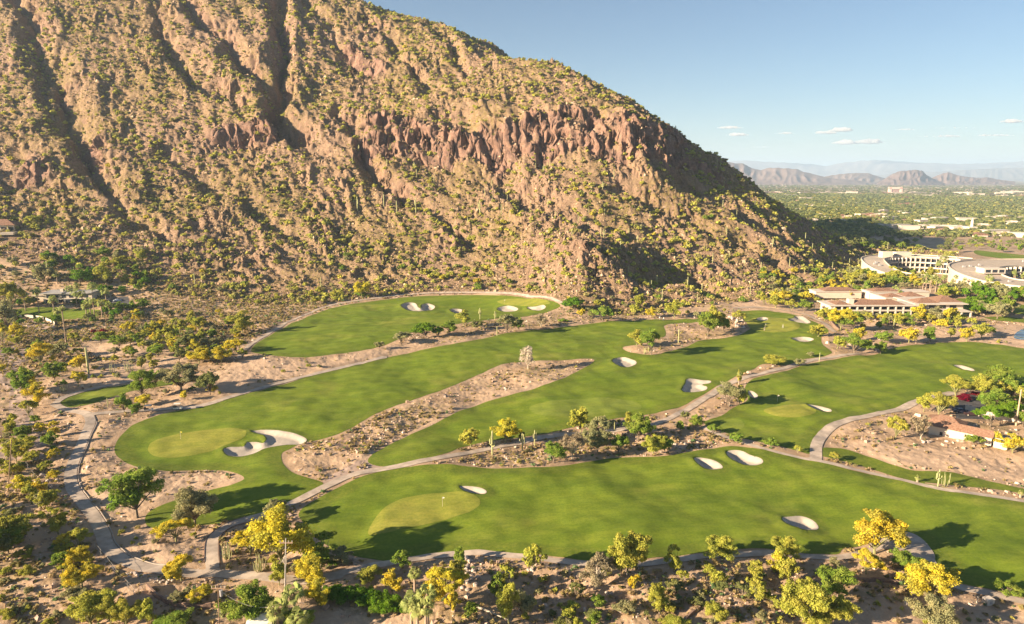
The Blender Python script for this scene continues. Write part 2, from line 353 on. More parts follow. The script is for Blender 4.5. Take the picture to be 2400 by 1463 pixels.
# shape the bunkers: a bowl with a raised lip
B = sand.sd
Hm[S] -= .8 * ss(0, 2.2, B) * (B > -50)
nearb = B > -3.9
dirx = np.where(nearb, (X - sand.nx), 0); dn_ = np.maximum(np.hypot(X - sand.nx, Y - sand.ny), 1e-4)
west = np.clip(-(dirx / dn_), 0, 1)
Hm[S] += np.where(nearb & (B < 1.2), np.exp(-((B + .4) / 1.4) ** 2) * (.10 + .30 * np.where(B < 0, west, np.clip(-west, 0, 1))), 0)
for g in (green,):
    Hm[S] += .28 * ss(-2.5, 2.5, g.sd)
Hm[S] -= 3.0 * ss(0, 3, water.sd) * 0
SHEET = np.maximum.reduce([turf.sd, path.sd, sand.sd, green.sd, lot.sd, water.sd])
DES = (1 - MW) * ss(.2, 3.0, -SHEET)            # open desert floor between the sheets
RG = np.hypot(X, Y)
DES *= 1 - ss(520, 700, RG)
island = fbm(X, Y, 18, 2, 151)
Hm[S] += DES * (np.abs(fbm(X, Y, 3.5, 3, 161)) * .45 + fbm(X, Y, 22, 2, 163) * .8 + .12 * np.abs(pn(X / 1.1, Y / 1.1, 167)))
Hm[S] += ss(.3, 8, -SHEET) * (1 - MW) * (1 - ss(125, 160, Y)) * fbm(X, Y, 30, 3, 171) * 2.2
bare = Region('bare')
for q in [[(232,1140),(262,1110),(360,1112),(500,1112),(560,1124),(480,1145),(380,1178),(335,1205),(345,1238),(400,1245),(470,1240),(480,1290),(440,1325),(380,1328),(310,1308),(275,1285),(262,1240),(240,1200),(205,1160)],
          [(1960,1045),(2040,1030),(2150,1045),(2300,1060),(2420,1075),(2420,1140),(2300,1118),(2150,1098),(2040,1068)], [(570,845),(640,840),(760,842),(900,815),(960,795),(1000,800),(860,842),(700,880),(600,905),(520,920),(520,880)],
          [(1990,790),(2100,795),(2240,760),(2420,770),(2420,810),(2240,798),(2090,812),(2000,830)], [(1700,712),(1800,700),(1880,725),(1930,745),(1870,735),(1740,724)], [(750,1115),(830,1080),(890,1050),(1010,990),(1130,935),(1280,890),(1290,900),(1180,930),(1060,972),(990,1003),(930,1030),(870,1075),(800,1112)], [(150,880),(300,850),(420,835),(420,860),(300,895),(180,912)], [(200,800),(400,788),(430,822),(250,838)],
          [(2000,1420),(2200,1400),(2420,1430),(2420,1500),(2000,1500)],[(700,1425),(900,1440),(950,1500),(690,1500)]]: bare.poly(q)
HF = Hm
# far plain: gentle, never above the eye line
HF[RF:] = -8 + 3 * fbm(GX[RF:], GY[RF:], 900, 2, 181)
HF[RF - 60:RF] = HF[RF - 60:RF] * np.linspace(1, 0, 60)[:, None] + HF[RF:RF + 1] * np.linspace(0, 1, 60)[:, None]
def zat(x, y): return grid_at(HF, x, y)

# ------------------------------------------------------------------ mesh helpers
def np_mesh(name, V, Fq, mats=(), smooth=False, fattr=None, vattr=None, vcol=None):
    me = bpy.data.meshes.new(name); V = np.asarray(V, np.float32); Fq = np.asarray(Fq, np.int32)
    k = Fq.shape[1]; me.vertices.add(len(V)); me.vertices.foreach_set('co', V.ravel())
    me.loops.add(Fq.size); me.loops.foreach_set('vertex_index', Fq.ravel())
    me.polygons.add(len(Fq)); me.polygons.foreach_set('loop_start', np.arange(0, Fq.size, k, dtype=np.int32))
    me.polygons.foreach_set('loop_total', np.full(len(Fq), k, np.int32))
    me.polygons.foreach_set('use_smooth', np.full(len(Fq), smooth, bool))
    for m in mats: me.materials.append(m)
    me.update(calc_edges=True)
    for d, dom in ((fattr, 'FACE'), (vattr, 'POINT')):
        if d:
            for n, a in d.items():
                at = me.attributes.new(n, 'FLOAT', dom); at.data.foreach_set('value', np.asarray(a, np.float32).ravel())
    if vcol is not None:
        dom, c = vcol; at = me.attributes.new('tint', 'FLOAT_COLOR', dom)
        c = np.concatenate([np.asarray(c, np.float32), np.ones((len(c), 1), np.float32)], 1); at.data.foreach_set('color', c.ravel())
    return me
def link(name, me, parent=None, loc=None):
    o = bpy.data.objects.new(name, me); COL.objects.link(o)
    if parent is not None: o.parent = parent
    if loc is not None: o.location = loc
    return o
def tag(o, label=None, cat=None, group=None, kind=None):
    if label: o['label'] = label
    if cat: o['category'] = cat
    if group: o['group'] = group
    if kind: o['kind'] = kind
    return o
def empty(name, loc, rz=0, sc=(1, 1, 1)):
    o = bpy.data.objects.new(name, None); COL.objects.link(o); o.location = loc; o.rotation_euler = (0, 0, rz); o.scale = sc
    o.empty_display_size = .1; return o
def dup_tree(root, loc, rz=0, sc=(1, 1, 1), label=None, cat=None, group=None, kids=None):
    r = root.copy(); COL.objects.link(r); r.location = loc; r.rotation_euler = (0, 0, rz); r.scale = sc
    for c in root.children:
        d = c.copy(); COL.objects.link(d); d.parent = r
        for g in c.children:
            e = g.copy(); COL.objects.link(e); e.parent = d
    tag(r, label, cat, group); return r

class MB:
    """collects boxes, tubes and polygons and links them as one mesh object"""
    def __init__(s): s.v = []; s.f = []
    def add(s, V, Fc):
        n = len(s.v); s.v += [tuple(map(float, p)) for p in V]; s.f += [tuple(n + i for i in f) for f in Fc]; return s
    def box(s, x0, y0, z0, x1, y1, z1):
        V = [(x0,y0,z0),(x1,y0,z0),(x1,y1,z0),(x0,y1,z0),(x0,y0,z1),(x1,y0,z1),(x1,y1,z1),(x0,y1,z1)]
        return s.add(V, [(0,3,2,1),(4,5,6,7),(0,1,5,4),(1,2,6,5),(2,3,7,6),(3,0,4,7)])
    def tube(s, pts, rad, n=6, cap=True):
        pts = [np.array(p, float) for p in pts]; rings = []
        for i, p in enumerate(pts):
            d = (pts[min(i + 1, len(pts) - 1)] - pts[max(i - 1, 0)]); d /= max(np.linalg.norm(d), 1e-9)
            a = np.cross(d, (0, 0, 1)) if abs(d[2]) < .95 else np.cross(d, (1, 0, 0)); a /= np.linalg.norm(a); b = np.cross(d, a)
            r = rad[i] if hasattr(rad, '__len__') else rad
            rings.append([p + r * (math.cos(2 * math.pi * k / n) * a + math.sin(2 * math.pi * k / n) * b) for k in range(n)])
        V = [q for r_ in rings for q in r_]; Fc = []
        for i in range(len(pts) - 1):
            for k in range(n): Fc.append((i * n + k, i * n + (k + 1) % n, (i + 1) * n + (k + 1) % n, (i + 1) * n + k))
        if cap: Fc.append(tuple(range(n))[::-1]); Fc.append(tuple((len(pts) - 1) * n + k for k in range(n)))
        return s.add(V, Fc)
    def hip(s, x0, y0, x1, y1, z0, h, ov=.5, ridge=None):
        x0 -= ov; y0 -= ov; x1 += ov; y1 += ov; w, d = x1 - x0, y1 - y0; e = min(w, d) / 2
        if w >= d: A, Bq = (x0 + e, (y0 + y1) / 2, z0 + h), (x1 - e, (y0 + y1) / 2, z0 + h)
        else: A, Bq = ((x0 + x1) / 2, y0 + e, z0 + h), ((x0 + x1) / 2, y1 - e, z0 + h)
        V = [(x0,y0,z0),(x1,y0,z0),(x1,y1,z0),(x0,y1,z0),A,Bq,(x0,y0,z0-.18),(x1,y0,z0-.18),(x1,y1,z0-.18),(x0,y1,z0-.18)]
        Fc = [(0,1,5,4),(1,2,5),(2,3,4,5),(3,0,4)] if w >= d else [(0,1,4),(1,2,5,4),(2,3,5),(3,0,4,5)]
        return s.add(V, Fc + [(6,7,1,0),(7,8,2,1),(8,9,3,2),(9,6,0,3),(9,8,7,6)])
    def build(s, name, mat, parent=None, smooth=False):
        me = bpy.data.meshes.new(name); me.from_pydata(s.v, [], s.f); me.materials.append(mat)
        if smooth: me.polygons.foreach_set('use_smooth', [True] * len(me.polygons))
        me.update(); return link(name, me, parent)

# ------------------------------------------------------------------ materials
def new_mat(name):
    m = bpy.data.materials.new(name); m.use_nodes = True; nt = m.node_tree
    b = nt.nodes['Principled BSDF']; b.inputs['Roughness'].default_value = .9
    b.inputs['Specular IOR Level'].default_value = .15
    return m, nt, b
def nd(nt, t, **k):
    n = nt.nodes.new(t)
    for a, v in k.items(): setattr(n, a, v)
    return n
def noise(nt, vec, scale, detail=4, rough=.55, dist=0):
    n = nd(nt, 'ShaderNodeTexNoise'); n.inputs['Scale'].default_value = scale; n.inputs['Detail'].default_value = detail
    n.inputs['Roughness'].default_value = rough; n.inputs['Distortion'].default_value = dist
    nt.links.new(vec, n.inputs['Vector']); return n.outputs['Fac']
def ramp(nt, fac, a, b):
    n = nd(nt, 'ShaderNodeMapRange'); n.inputs['From Min'].default_value = a; n.inputs['From Max'].default_value = b
    n.interpolation_type = 'SMOOTHSTEP'; nt.links.new(fac, n.inputs['Value']); return n.outputs['Result']
def mixc(nt, fac, a, b, mode='MIX'):
    n = nd(nt, 'ShaderNodeMix', data_type='RGBA', blend_type=mode)
    for i, v in ((0, fac), (6, a), (7, b)):
        if hasattr(v, 'links') or hasattr(v, 'is_linked'): nt.links.new(v, n.inputs[i])
        elif i == 0: n.inputs[0].default_value = v
        else: n.inputs[i].default_value = (*v, 1) if len(v) == 3 else v
    return n.outputs[2]
def pos(nt): return nd(nt, 'ShaderNodeNewGeometry').outputs['Position']
def mapped(nt, vec, sc=(1, 1, 1), rot=(0, 0, 0)):
    n = nd(nt, 'ShaderNodeMapping'); n.inputs['Scale'].default_value = sc; n.inputs['Rotation'].default_value = rot
    nt.links.new(vec, n.inputs['Vector']); return n.outputs['Vector']
def attr(nt, name): n = nd(nt, 'ShaderNodeAttribute'); n.attribute_name = name; return n
def bump(nt, b, h, strength=.5, dist=.2):
    n = nd(nt, 'ShaderNodeBump'); n.inputs['Strength'].default_value = strength; n.inputs['Distance'].default_value = dist
    nt.links.new(h, n.inputs['Height']); nt.links.new(n.outputs['Normal'], b.inputs['Normal'])
def simple(name, c, var=.15, scale=3.0, rough=.85, obj=True):
    m, nt, b = new_mat(name); b.inputs['Roughness'].default_value = rough
    v = nd(nt, 'ShaderNodeTexCoord').outputs['Object'] if obj else pos(nt)
    f = noise(nt, v, scale, 5); c0 = tuple(x * (1 - var) for x in c); c1 = tuple(min(1, x * (1 + var)) for x in c)
    nt.links.new(mixc(nt, ramp(nt, f, .3, .7), c0, c1), b.inputs['Base Color']); return m
def leafmat(name, c0, c1, trans=.38):
    m, nt, b = new_mat(name); nt.nodes.remove(b); out = nt.nodes['Material Output']
    oi = nd(nt, 'ShaderNodeObjectInfo').outputs['Random']; a = attr(nt, 'rnd').outputs['Fac']
    f = noise(nt, nd(nt, 'ShaderNodeTexCoord').outputs['Object'], 3.5, 2)
    c = mixc(nt, ramp(nt, f, .35, .65), c0, c1)
    hv = nd(nt, 'ShaderNodeHueSaturation'); nt.links.new(c, hv.inputs['Color'])
    v = nd(nt, 'ShaderNodeMapRange'); v.inputs['To Min'].default_value = .72; v.inputs['To Max'].default_value = 1.22; nt.links.new(a, v.inputs['Value'])
    h = nd(nt, 'ShaderNodeMapRange'); h.inputs['To Min'].default_value = .494; h.inputs['To Max'].default_value = .512; nt.links.new(oi, h.inputs['Value'])
    nt.links.new(v.outputs[0], hv.inputs['Value']); nt.links.new(h.outputs[0], hv.inputs['Hue'])
    d = nd(nt, 'ShaderNodeBsdfDiffuse'); t = nd(nt, 'ShaderNodeBsdfTranslucent'); mx = nd(nt, 'ShaderNodeMixShader'); mx.inputs[0].default_value = trans
    nt.links.new(hv.outputs[0], d.inputs['Color']); nt.links.new(hv.outputs[0], t.inputs['Color'])
    nt.links.new(d.outputs[0], mx.inputs[1]); nt.links.new(t.outputs[0], mx.inputs[2]); nt.links.new(mx.outputs[0], out.inputs['Surface'])
    return m

def desert_mat():
    m, nt, b = new_mat('desert_soil'); p = pos(nt)
    pale, mid, brown, olive = (.47, .325, .21), (.37, .25, .155), (.25, .16, .095), (.27, .215, .085)
    c = mixc(nt, ramp(nt, noise(nt, p, .045, 6, .6), .38, .64), pale, mid)
    c = mixc(nt, ramp(nt, noise(nt, p, .22, 5, .65), .50, .70), c, brown)
    g = nd(nt, 'ShaderNodeMath', operation='MULTIPLY'); nt.links.new(attr(nt, 'scrub').outputs['Fac'], g.inputs[0]); nt.links.new(ramp(nt, noise(nt, p, .35, 6, .7), .40, .62), g.inputs[1])
    c = mixc(nt, g.outputs[0], c, olive)
    # stones
    vo = nd(nt, 'ShaderNodeTexVoronoi'); vo.inputs['Scale'].default_value = 1.6; nt.links.new(p, vo.inputs['Vector'])
    st = nd(nt, 'ShaderNodeMath', operation='MULTIPLY'); nt.links.new(ramp(nt, vo.outputs['Distance'], .30, .20), st.inputs[0]); nt.links.new(ramp(nt, noise(nt, p, .3, 3), .50, .62), st.inputs[1])
    c = mixc(nt, st.outputs[0], c, (.46, .36, .29))
    bm_ = nd(nt, 'ShaderNodeMath', operation='MULTIPLY'); nt.links.new(attr(nt, 'bare').outputs['Fac'], bm_.inputs[0]); bm_.inputs[1].default_value = .75; c = mixc(nt, bm_.outputs[0], c, mixc(nt, ramp(nt, noise(nt, p, .5, 6, .7), .35, .7), (.52, .37, .255), (.43, .295, .195)))
    # far built-up plain
    c = mixc(nt, attr(nt, 'far').outputs['Fac'], c, mixc(nt, ramp(nt, noise(nt, mapped(nt, p, (1, .35, 1)), .006, 8, .7), .42, .60), (.16, .15, .08), (.40, .31, .22)))
    nt.links.new(c, b.inputs['Base Color']); bump(nt, b, noise(nt, p, 2.2, 6, .7), .6, .25); return m
def rock_mat():
    m, nt, b = new_mat('desert_rock'); p = pos(nt)
    c = mixc(nt, ramp(nt, noise(nt, p, .03, 6, .6), .36, .64), (.355, .228, .15), (.265, .168, .11))
    c = mixc(nt, ramp(nt, noise(nt, p, .35, 6, .7), .42, .66), c, (.37, .25, .155))
    sc = nd(nt, 'ShaderNodeMath', operation='MULTIPLY'); nt.links.new(attr(nt, 'scrub').outputs['Fac'], sc.inputs[0]); nt.links.new(ramp(nt, noise(nt, p, .5, 6, .72), .40, .58), sc.inputs[1])
    c = mixc(nt, sc.outputs[0], c, (.25, .185, .06))
    red = mixc(nt, ramp(nt, noise(nt, mapped(nt, p, (1, 1, .8), (.5, .6, 0)), .18, 6, .65), .35, .62), (.35, .20, .14), (.25, .15, .115))
    red = mixc(nt, ramp(nt, noise(nt, mapped(nt, p, (1, 1, .5), (.6, .7, .2)), .6, 5, .7), .52, .72), red, (.40, .28, .215))
    c = mixc(nt, attr(nt, 'cliff').outputs['Fac'], c, red)
    c = mixc(nt, ramp(nt, noise(nt, p, .75, 5, .75), .50, .34), c, (.15, .105, .065)); c = mixc(nt, ramp(nt, noise(nt, p, 1.3, 3, .8), .60, .72), c, (.47, .36, .27))
    nt.links.new(c, b.inputs['Base Color']); bump(nt, b, noise(nt, p, .9, 8, .8), 1.0, 1.4); return m
def turf_mat(name, a, bb, cc, st=.5):
    m, nt, b = new_mat(name); p = pos(nt)
    c = mixc(nt, ramp(nt, noise(nt, mapped(nt, p, (.35, 1.0, 1), (0, 0, R(-25))), .09, 5, .6), .35, .65), a, bb)
    c = mixc(nt, ramp(nt, noise(nt, p, .03, 4, .6), .52, .72), c, cc)
    c = mixc(nt, ramp(nt, noise(nt, mapped(nt, p, (.2, 1, 1), (0, 0, R(-20))), .8, 4, .65), .35, .65), c, mixc(nt, 1.0, c, (.84, .88, .82), 'MULTIPLY'))
    c = mixc(nt, ramp(nt, noise(nt, mapped(nt, p, (.3, 1, 1), (0, 0, R(-32))), .14, 4, .65), .44, .66), c, mixc(nt, 1.0, c, (1.14, 1.09, 1.12), 'MULTIPLY'))
    rg_ = attr(nt, 'edge').outputs['Fac']; c = mixc(nt, rg_, c, mixc(nt, ramp(nt, noise(nt, p, 1.1, 4, .7), .35, .65), (.115, .155, .015), (.18, .20, .025)))
    wv = nd(nt, 'ShaderNodeTexWave'); wv.inputs['Scale'].default_value = .05; wv.inputs['Distortion'].default_value = 3.0; wv.inputs['Detail'].default_value = 2; wv.inputs['Detail Scale'].default_value = .4; nt.links.new(mapped(nt, p, (1, 1, 1), (0, 0, R(62))), wv.inputs['Vector']); c = mixc(nt, ramp(nt, wv.outputs['Fac'], .35, .65), c, mixc(nt, 1.0, c, (.90, .93, .90), 'MULTIPLY'))
    # worn straw-coloured patches
    c = mixc(nt, ramp(nt, noise(nt, p, .07, 5, .7), .66, .80), c, (.30, .24, .07))
    c = mixc(nt, ramp(nt, noise(nt, p, 1.6, 5, .75), .35, .65), mixc(nt, 1.0, c, (.74, .80, .72), 'MULTIPLY'), c)
    nt.links.new(c, b.inputs['Base Color']); bump(nt, b, noise(nt, p, 5, 4, .7), st, .05); return m
M = {}
M['soil'] = desert_mat(); M['rock'] = rock_mat()
M['turf'] = turf_mat('fairway_grass', (.150, .203, .016), (.192, .236, .022), (.265, .268, .045))
M['green'] = turf_mat('green_grass', (.285, .285, .042), (.32, .30, .05), (.35, .31, .06), .2)
M['tee'] = turf_mat('tee_grass', (.21, .25, .035), (.225, .26, .04), (.24, .26, .045), .2)
M['sand'] = simple('bunker_sand', (.43, .37, .30), .10, .7, .95, False)
_nt = M['sand'].node_tree; _wv = nd(_nt, 'ShaderNodeTexWave'); _wv.inputs['Scale'].default_value = 1.1; _wv.inputs['Distortion'].default_value = 5; _nt.links.new(pos(_nt), _wv.inputs['Vector']); bump(_nt, _nt.nodes['Principled BSDF'], _wv.outputs['Fac'], .35, .06)
M['path'] = simple('path_concrete', (.42, .34, .27), .20, .5, .9, False)
M['dirt'] = simple('dirt_road', (.40, .29, .225), .16, .15, .95, False)
M['asphalt'] = simple('asphalt', (.09, .085, .085), .2, .4, .9, False)

# ------------------------------------------------------------------ terrain objects
scrub = MW * ss(-.30, .25, fbm(X, Y, 60, 4, 201)) * (1 - .8 * np.clip(CLIFF * 1.5, 0, 1)) * (1 - .7 * knoll)
scrub = np.clip(scrub * .9 + (1 - MW) * .55 * ss(-.1, .3, fbm(X, Y, 26, 3, 203)) * ss(0, 6, -SHEET), 0, 1)
BAREM = ss(-2.5, 2.5, bare.sd); scrub = scrub * (1 - .9 * BAREM); SCR = np.zeros((NR, NT)); SCR[S] = scrub; BRG = np.zeros((NR, NT)); BRG[S] = BAREM
CL = np.zeros((NR, NT)); CL[S] = np.clip(CLIFF * 1.25, 0, 1) * MW
# steep faces and rocky gully walls are bare red rock too
gz_r = np.gradient(HF, axis=0) / np.gradient(RR)[:, None]; gz_t = np.gradient(HF, axis=1) / (RR[:, None] * DT)
SLP = np.hypot(gz_r, gz_t)
CL = np.clip(CL + ss(2.0, 3.2, SLP) * .6 * np.where(np.arange(NR)[:, None] <= RF, 1, 0), 0, 1)
FARW = np.repeat(ss(1500, 3200, RR)[:, None], NT, 1)
def sub_mesh(name, cell, mat, zoff=0.0, region=None, attrs=True, edge=False):
    """cell: bool (NR-1, NT-1) of the grid quads to keep"""
    i, j = np.nonzero(cell); a = i * NT + j; q = np.stack([a, a + 1, a + NT + 1, a + NT], 1)
    used, inv = np.unique(q, return_inverse=True); q = inv.reshape(q.shape)
    vx, vy, vz = GX.ravel()[used].copy(), GY.ravel()[used].copy(), HF.ravel()[used].copy()
    if region is not None:
        sdf = np.full((NR, NT), -1e9); sdf[S] = region.sd; nxg = np.zeros((NR, NT)); nyg = np.zeros((NR, NT)); nxg[S] = region.nx; nyg[S] = region.ny
        s_ = sdf.ravel()[used]; k = (s_ < 0) & (s_ > -50)
        vx[k] = nxg.ravel()[used][k]; vy[k] = nyg.ravel()[used][k]; vz[k] = grid_at(HF, vx[k], vy[k])
    if name == 'mountain':
        cw = CL.ravel()[used] * 1.0; mwv = np.zeros((NR, NT)); mwv[S] = ss(.2, .8, MW); mwv = mwv.ravel()[used]; sl_ = ss(.5, 1.4, SLP.ravel()[used])
        q1 = (vx + vz * .75); q2 = (vz - vx * .35)
        dx_ = 2.6 * pn(q1 / 8, q2 / 11, 701) + 1.1 * pn(q1 / 3.2, q2 / 4.2, 703); dy_ = 4.2 * (np.abs(pn(q1 / 9, q2 / 13, 707)) * 2 - .6) + 1.5 * pn(q1 / 3.4, q2 / 4.6, 709)
        wgt = np.clip(cw * 1.0 + .30 * sl_ * mwv, 0, 1); vx = vx + dx_ * wgt; vy = vy + dy_ * wgt
    V = np.stack([vx, vy, vz + zoff], 1)
    if edge:
        E_ = np.zeros((NR, NT)); sdp = region.sd + 2.2 * fbm(X, Y, 11, 3, 611); E_[S] = np.clip(1 - ss(3.0, 4.6, sdp) + (1 - ss(1.6, 2.6, -sand.sd)) * (sand.sd > -50), 0, 1) * .8
    va = {'edge': E_.ravel()[used]} if edge else {'scrub': SCR.ravel()[used], 'cliff': CL.ravel()[used], 'far': FARW.ravel()[used], 'bare': BRG.ravel()[used]} if (attrs or edge) else None
    me = np_mesh(name, V, q[:, ::-1], [mat], True, vattr=va); o = link(name, me); return o
cellall = np.ones((NR - 1, NT - 1), bool)
mc = np.zeros((NR - 1, NT - 1), bool); mi = inside(GX[:RF, :-1], GY[:RF, :-1], MP); mc[:RF] = mi
tag(sub_mesh('ground', ~mc, M['soil']), 'sandy desert floor running out to the far plain', None, None, 'structure')
tag(sub_mesh('mountain', mc, M['rock']), 'steep brown desert mountain with red cliffs and dark gullies', None, None, 'structure')
def region_cells(rg):
    s = np.full((NR, NT), -1e9); s[S] = rg.sd
    p = np.maximum.reduce([s[:-1, :-1], s[1:, :-1], s[:-1, 1:], s[1:, 1:]]) > 0
    return p
tag(sub_mesh('fairway', region_cells(turf), M['turf'], .05, turf, False, True), 'mown green fairways winding between sandy desert islands', None, None, 'structure')
tag(sub_mesh('putting_green', region_cells(green), M['green'], .08, green, False), 'paler closely mown putting greens', None, None, 'structure')
teeR = Region('tee')
for g in tee: teeR.poly(g)
tag(sub_mesh('fairway_patch', region_cells(teeR), M['tee'], .075, teeR, False), 'paler mown oval patches of grass on the fairway', None, None, 'structure')
tag(sub_mesh('sand_bunker', region_cells(sand), M['sand'], .11, sand, False), 'pale raked sand in the scooped-out bunkers', None, None, 'structure')
tag(sub_mesh('path', region_cells(path), M['path'], .14, path, False), 'grey-beige concrete cart path curving round the course', None, None, 'structure')
tag(sub_mesh('dirt_road', region_cells(dirt), M['dirt'], .035, dirt, False), 'bare earth track on the left of the course', None, None, 'structure')
tag(sub_mesh('parking_road', region_cells(lot), M['asphalt'], .055, lot, False), 'dark asphalt drive in the shade by the houses', None, None, 'structure')
wm, nt, b = new_mat('pond_water'); b.inputs['Base Color'].default_value = (.05, .065, .07, 1); b.inputs['Roughness'].default_value = .06; b.inputs['Specular IOR Level'].default_value = .5
bump(nt, b, noise(nt, pos(nt), 1.2, 3), .15, .05)
tag(sub_mesh('water', region_cells(water), wm, .09, water, False), 'small still pond at the right edge of the course', None, None, 'structure')

# ------------------------------------------------------------------ light
SUN_AZ = R(-113)      # direction towards the sun, measured from +Y clockwise (negative = left of the view)
SUN_EL = R(18)
sl = bpy.data.lights.new('sun', 'SUN'); sl.energy = 5.0; sl.angle = R(.5); sl.color = (1.0, .81, .58)
so = bpy.data.objects.new('sun', sl); COL.objects.link(so)
from mathutils import Vector
sd = Vector((math.sin(SUN_AZ) * math.cos(SUN_EL), math.cos(SUN_AZ) * math.cos(SUN_EL), math.sin(SUN_EL)))
so.rotation_euler = sd.to_track_quat('Z', 'Y').to_euler(); so.location = (-300, -100, 300)
w = bpy.data.worlds.new('World'); SC.world = w; w.use_nodes = True; wn_ = w.node_tree
sky = wn_.nodes.new('ShaderNodeTexSky'); sky.sky_type = 'NISHITA'; sky.sun_disc = False; sky.sun_elevation = SUN_EL; sky.sun_rotation = SUN_AZ
sky.altitude = 300; sky.air_density = 1.0; sky.dust_density = .3; sky.ozone_density = 3.0
bg = wn_.nodes['Background']; bg.inputs['Strength'].default_value = .035; wn_.links.new(sky.outputs[0], bg.inputs['Color'])
SC.view_settings.view_transform = 'Standard'; SC.view_settings.look = 'None'; SC.view_settings.exposure = 1.84; SC.view_settings.gamma = 1
SC.render.engine = 'CYCLES'; SC.cycles.max_bounces = 5; SC.cycles.diffuse_bounces = 2; SC.cycles.volume_bounces = 1; SC.cycles.transparent_max_bounces = 6
SC.cycles.use_denoising = True

# ------------------------------------------------------------------ placing things from the photo
UPV = np.array([0, sp, cp]); FWV = np.array([0, cp, -sp]); CAMP = np.array([0, 0, CH])
def V(px, py):
    """ground point seen at a pixel, on the finished terrain"""
    p = unproj(HF, px, py); return p
def height_for(Pw, top):
    v = np.array(Pw) - CAMP; a_, b_ = UPV @ v, FWV @ v; k = (CY - top) / F
    return (k * b_ - a_) / (cp + k * sp)
def depth_of(Pw): return FWV @ (np.array(Pw) - CAMP)
def project(Pw):
    v = np.asarray(Pw, float) - CAMP; b_ = v @ FWV; return CX + F * v[..., 0] / b_, CY - F * (v @ UPV) / b_

LM = [("the deep dark gully at far left", 150, 250), ("the long gully dropping from the top edge", 660, 170), ("the small cliff at the gully's foot", 580, 325),
 ("the slanting shaded ravines", 480, 130), ("the left end of the red cliff", 880, 320), ("the middle of the red cliff", 1150, 320), ("the right end of the red cliff", 1500, 330),
 ("the rocky knoll", 1370, 640), ("the shaded hollow behind the knoll", 1580, 660), ("the rounded shoulder of the skyline", 1270, 190), ("the upper skyline slope", 980, 110),
 ("the lower right end of the ridge", 1870, 590), ("the steep right skyline", 1680, 440), ("the red-roofed house at far left", 20, 520), ("the flat-roofed house among palms", 160, 680),
 ("the curved garden wall", 110, 755), ("the top of the upper fairway", 1100, 690), ("the open slope over the left palms", 330, 560), ("the talus slope under the cliff", 950, 520),
 ("the left foot of the mountain", 480, 700), ("the heart-shaped bunker", 983, 718), ("the pale leafless tree", 1240, 840), ("the wooded strip between the fairways", 1150, 770),
 ("the dark-trunked tree island", 1520, 810), ("the boulder pile by the upper green", 1720, 750), ("the low tiled lodge", 2090, 710), ("the left crescent hotel wing", 2110, 620),
 ("the right crescent hotel wing", 2330, 640), ("the pond", 2390, 785), ("the bean-shaped bunker", 1628, 905), ("the long tongue of sand between fairways", 1120, 890),
 ("the three-lobed left bunker", 630, 1040), ("the cart path junction", 215, 975), ("the two parked golf carts", 385, 960), ("the tall saguaros by the path", 1190, 1030),
 ("the thicket on the middle island", 1420, 1020), ("the pair of oval bunkers", 1700, 1080), ("the tiled shed at right", 2250, 1020), ("the red bougainvillea", 2265, 928),
 ("the flag on the near green", 1037, 1180), ("the lone oval bunker near the front", 1875, 1228), ("the long S-bend of the path", 170, 1110), ("the bottom left path fork", 500, 1330),
 ("the metal-topped utility pole", 668, 1330), ("the clipped hedge", 850, 1400), ("the tumbled boulder heap", 1100, 1350), ("the front fan palms", 985, 1400),
 ("the concrete turnaround", 2150, 1280), ("the white utility box", 2315, 1409), ("the dark curved retaining wall", 400, 1415), ("the wire fence", 260, 1335), ("the dirt track", 60, 950),
 ("the bare leafless mesquite", 1396, 1340), ("the far left shaded hillside", 60, 1200), ("the rubble bank by the track", 330, 1350), ("the dark low edging wall", 2060, 1365),
 ("the sandy slope inside the path bend", 330, 1270), ("the right sandy flat", 2150, 1050), ("the concrete path under the hedge line", 2000, 1100), ("the left green flag", 425, 1025)]
LMP = np.array([(a_, b_) for _, a_, b_ in LM], float)
ORD = ['', 'nearest', 'second', 'third', 'fourth', 'fifth', 'sixth', 'seventh', 'eighth', 'ninth', 'tenth', 'eleventh', 'twelfth', 'thirteenth', 'fourteenth', 'fifteenth']
PENDING = []      # (object, description, world point, category, group)
def later(o, desc, Pw, cat, group): o['category'] = cat; o['group'] = group; PENDING.append((o, desc, project(Pw)))
def write_labels():
    buckets = {}
    for o, desc, (px, py) in PENDING:
        d = np.hypot(LMP[:, 0] - px, (LMP[:, 1] - py) * 1.6); k = int(np.argmin(d)); dx, dy = px - LMP[k, 0], py - LMP[k, 1]
        if abs(dx) > abs(dy): rel = 'left of' if dx < 0 else 'right of'
        elif py < 640 and k < 20: rel = 'above' if dy < 0 else 'below'
        else: rel = 'beyond' if dy < 0 else 'in front of'
        buckets.setdefault((desc, rel, k), []).append((d[k], o))
    for (desc, rel, k), L in buckets.items():
        L.sort(key=lambda t: t[0])
        for n, (_, o) in enumerate(L):
            t = LM[k][0]; q = ORD[n + 1] if n < len(ORD) - 1 else f'{n + 1}th'
            o['label'] = f'{desc} {rel} {t}' if len(L) == 1 else f'{q} {desc} {rel} {t}'

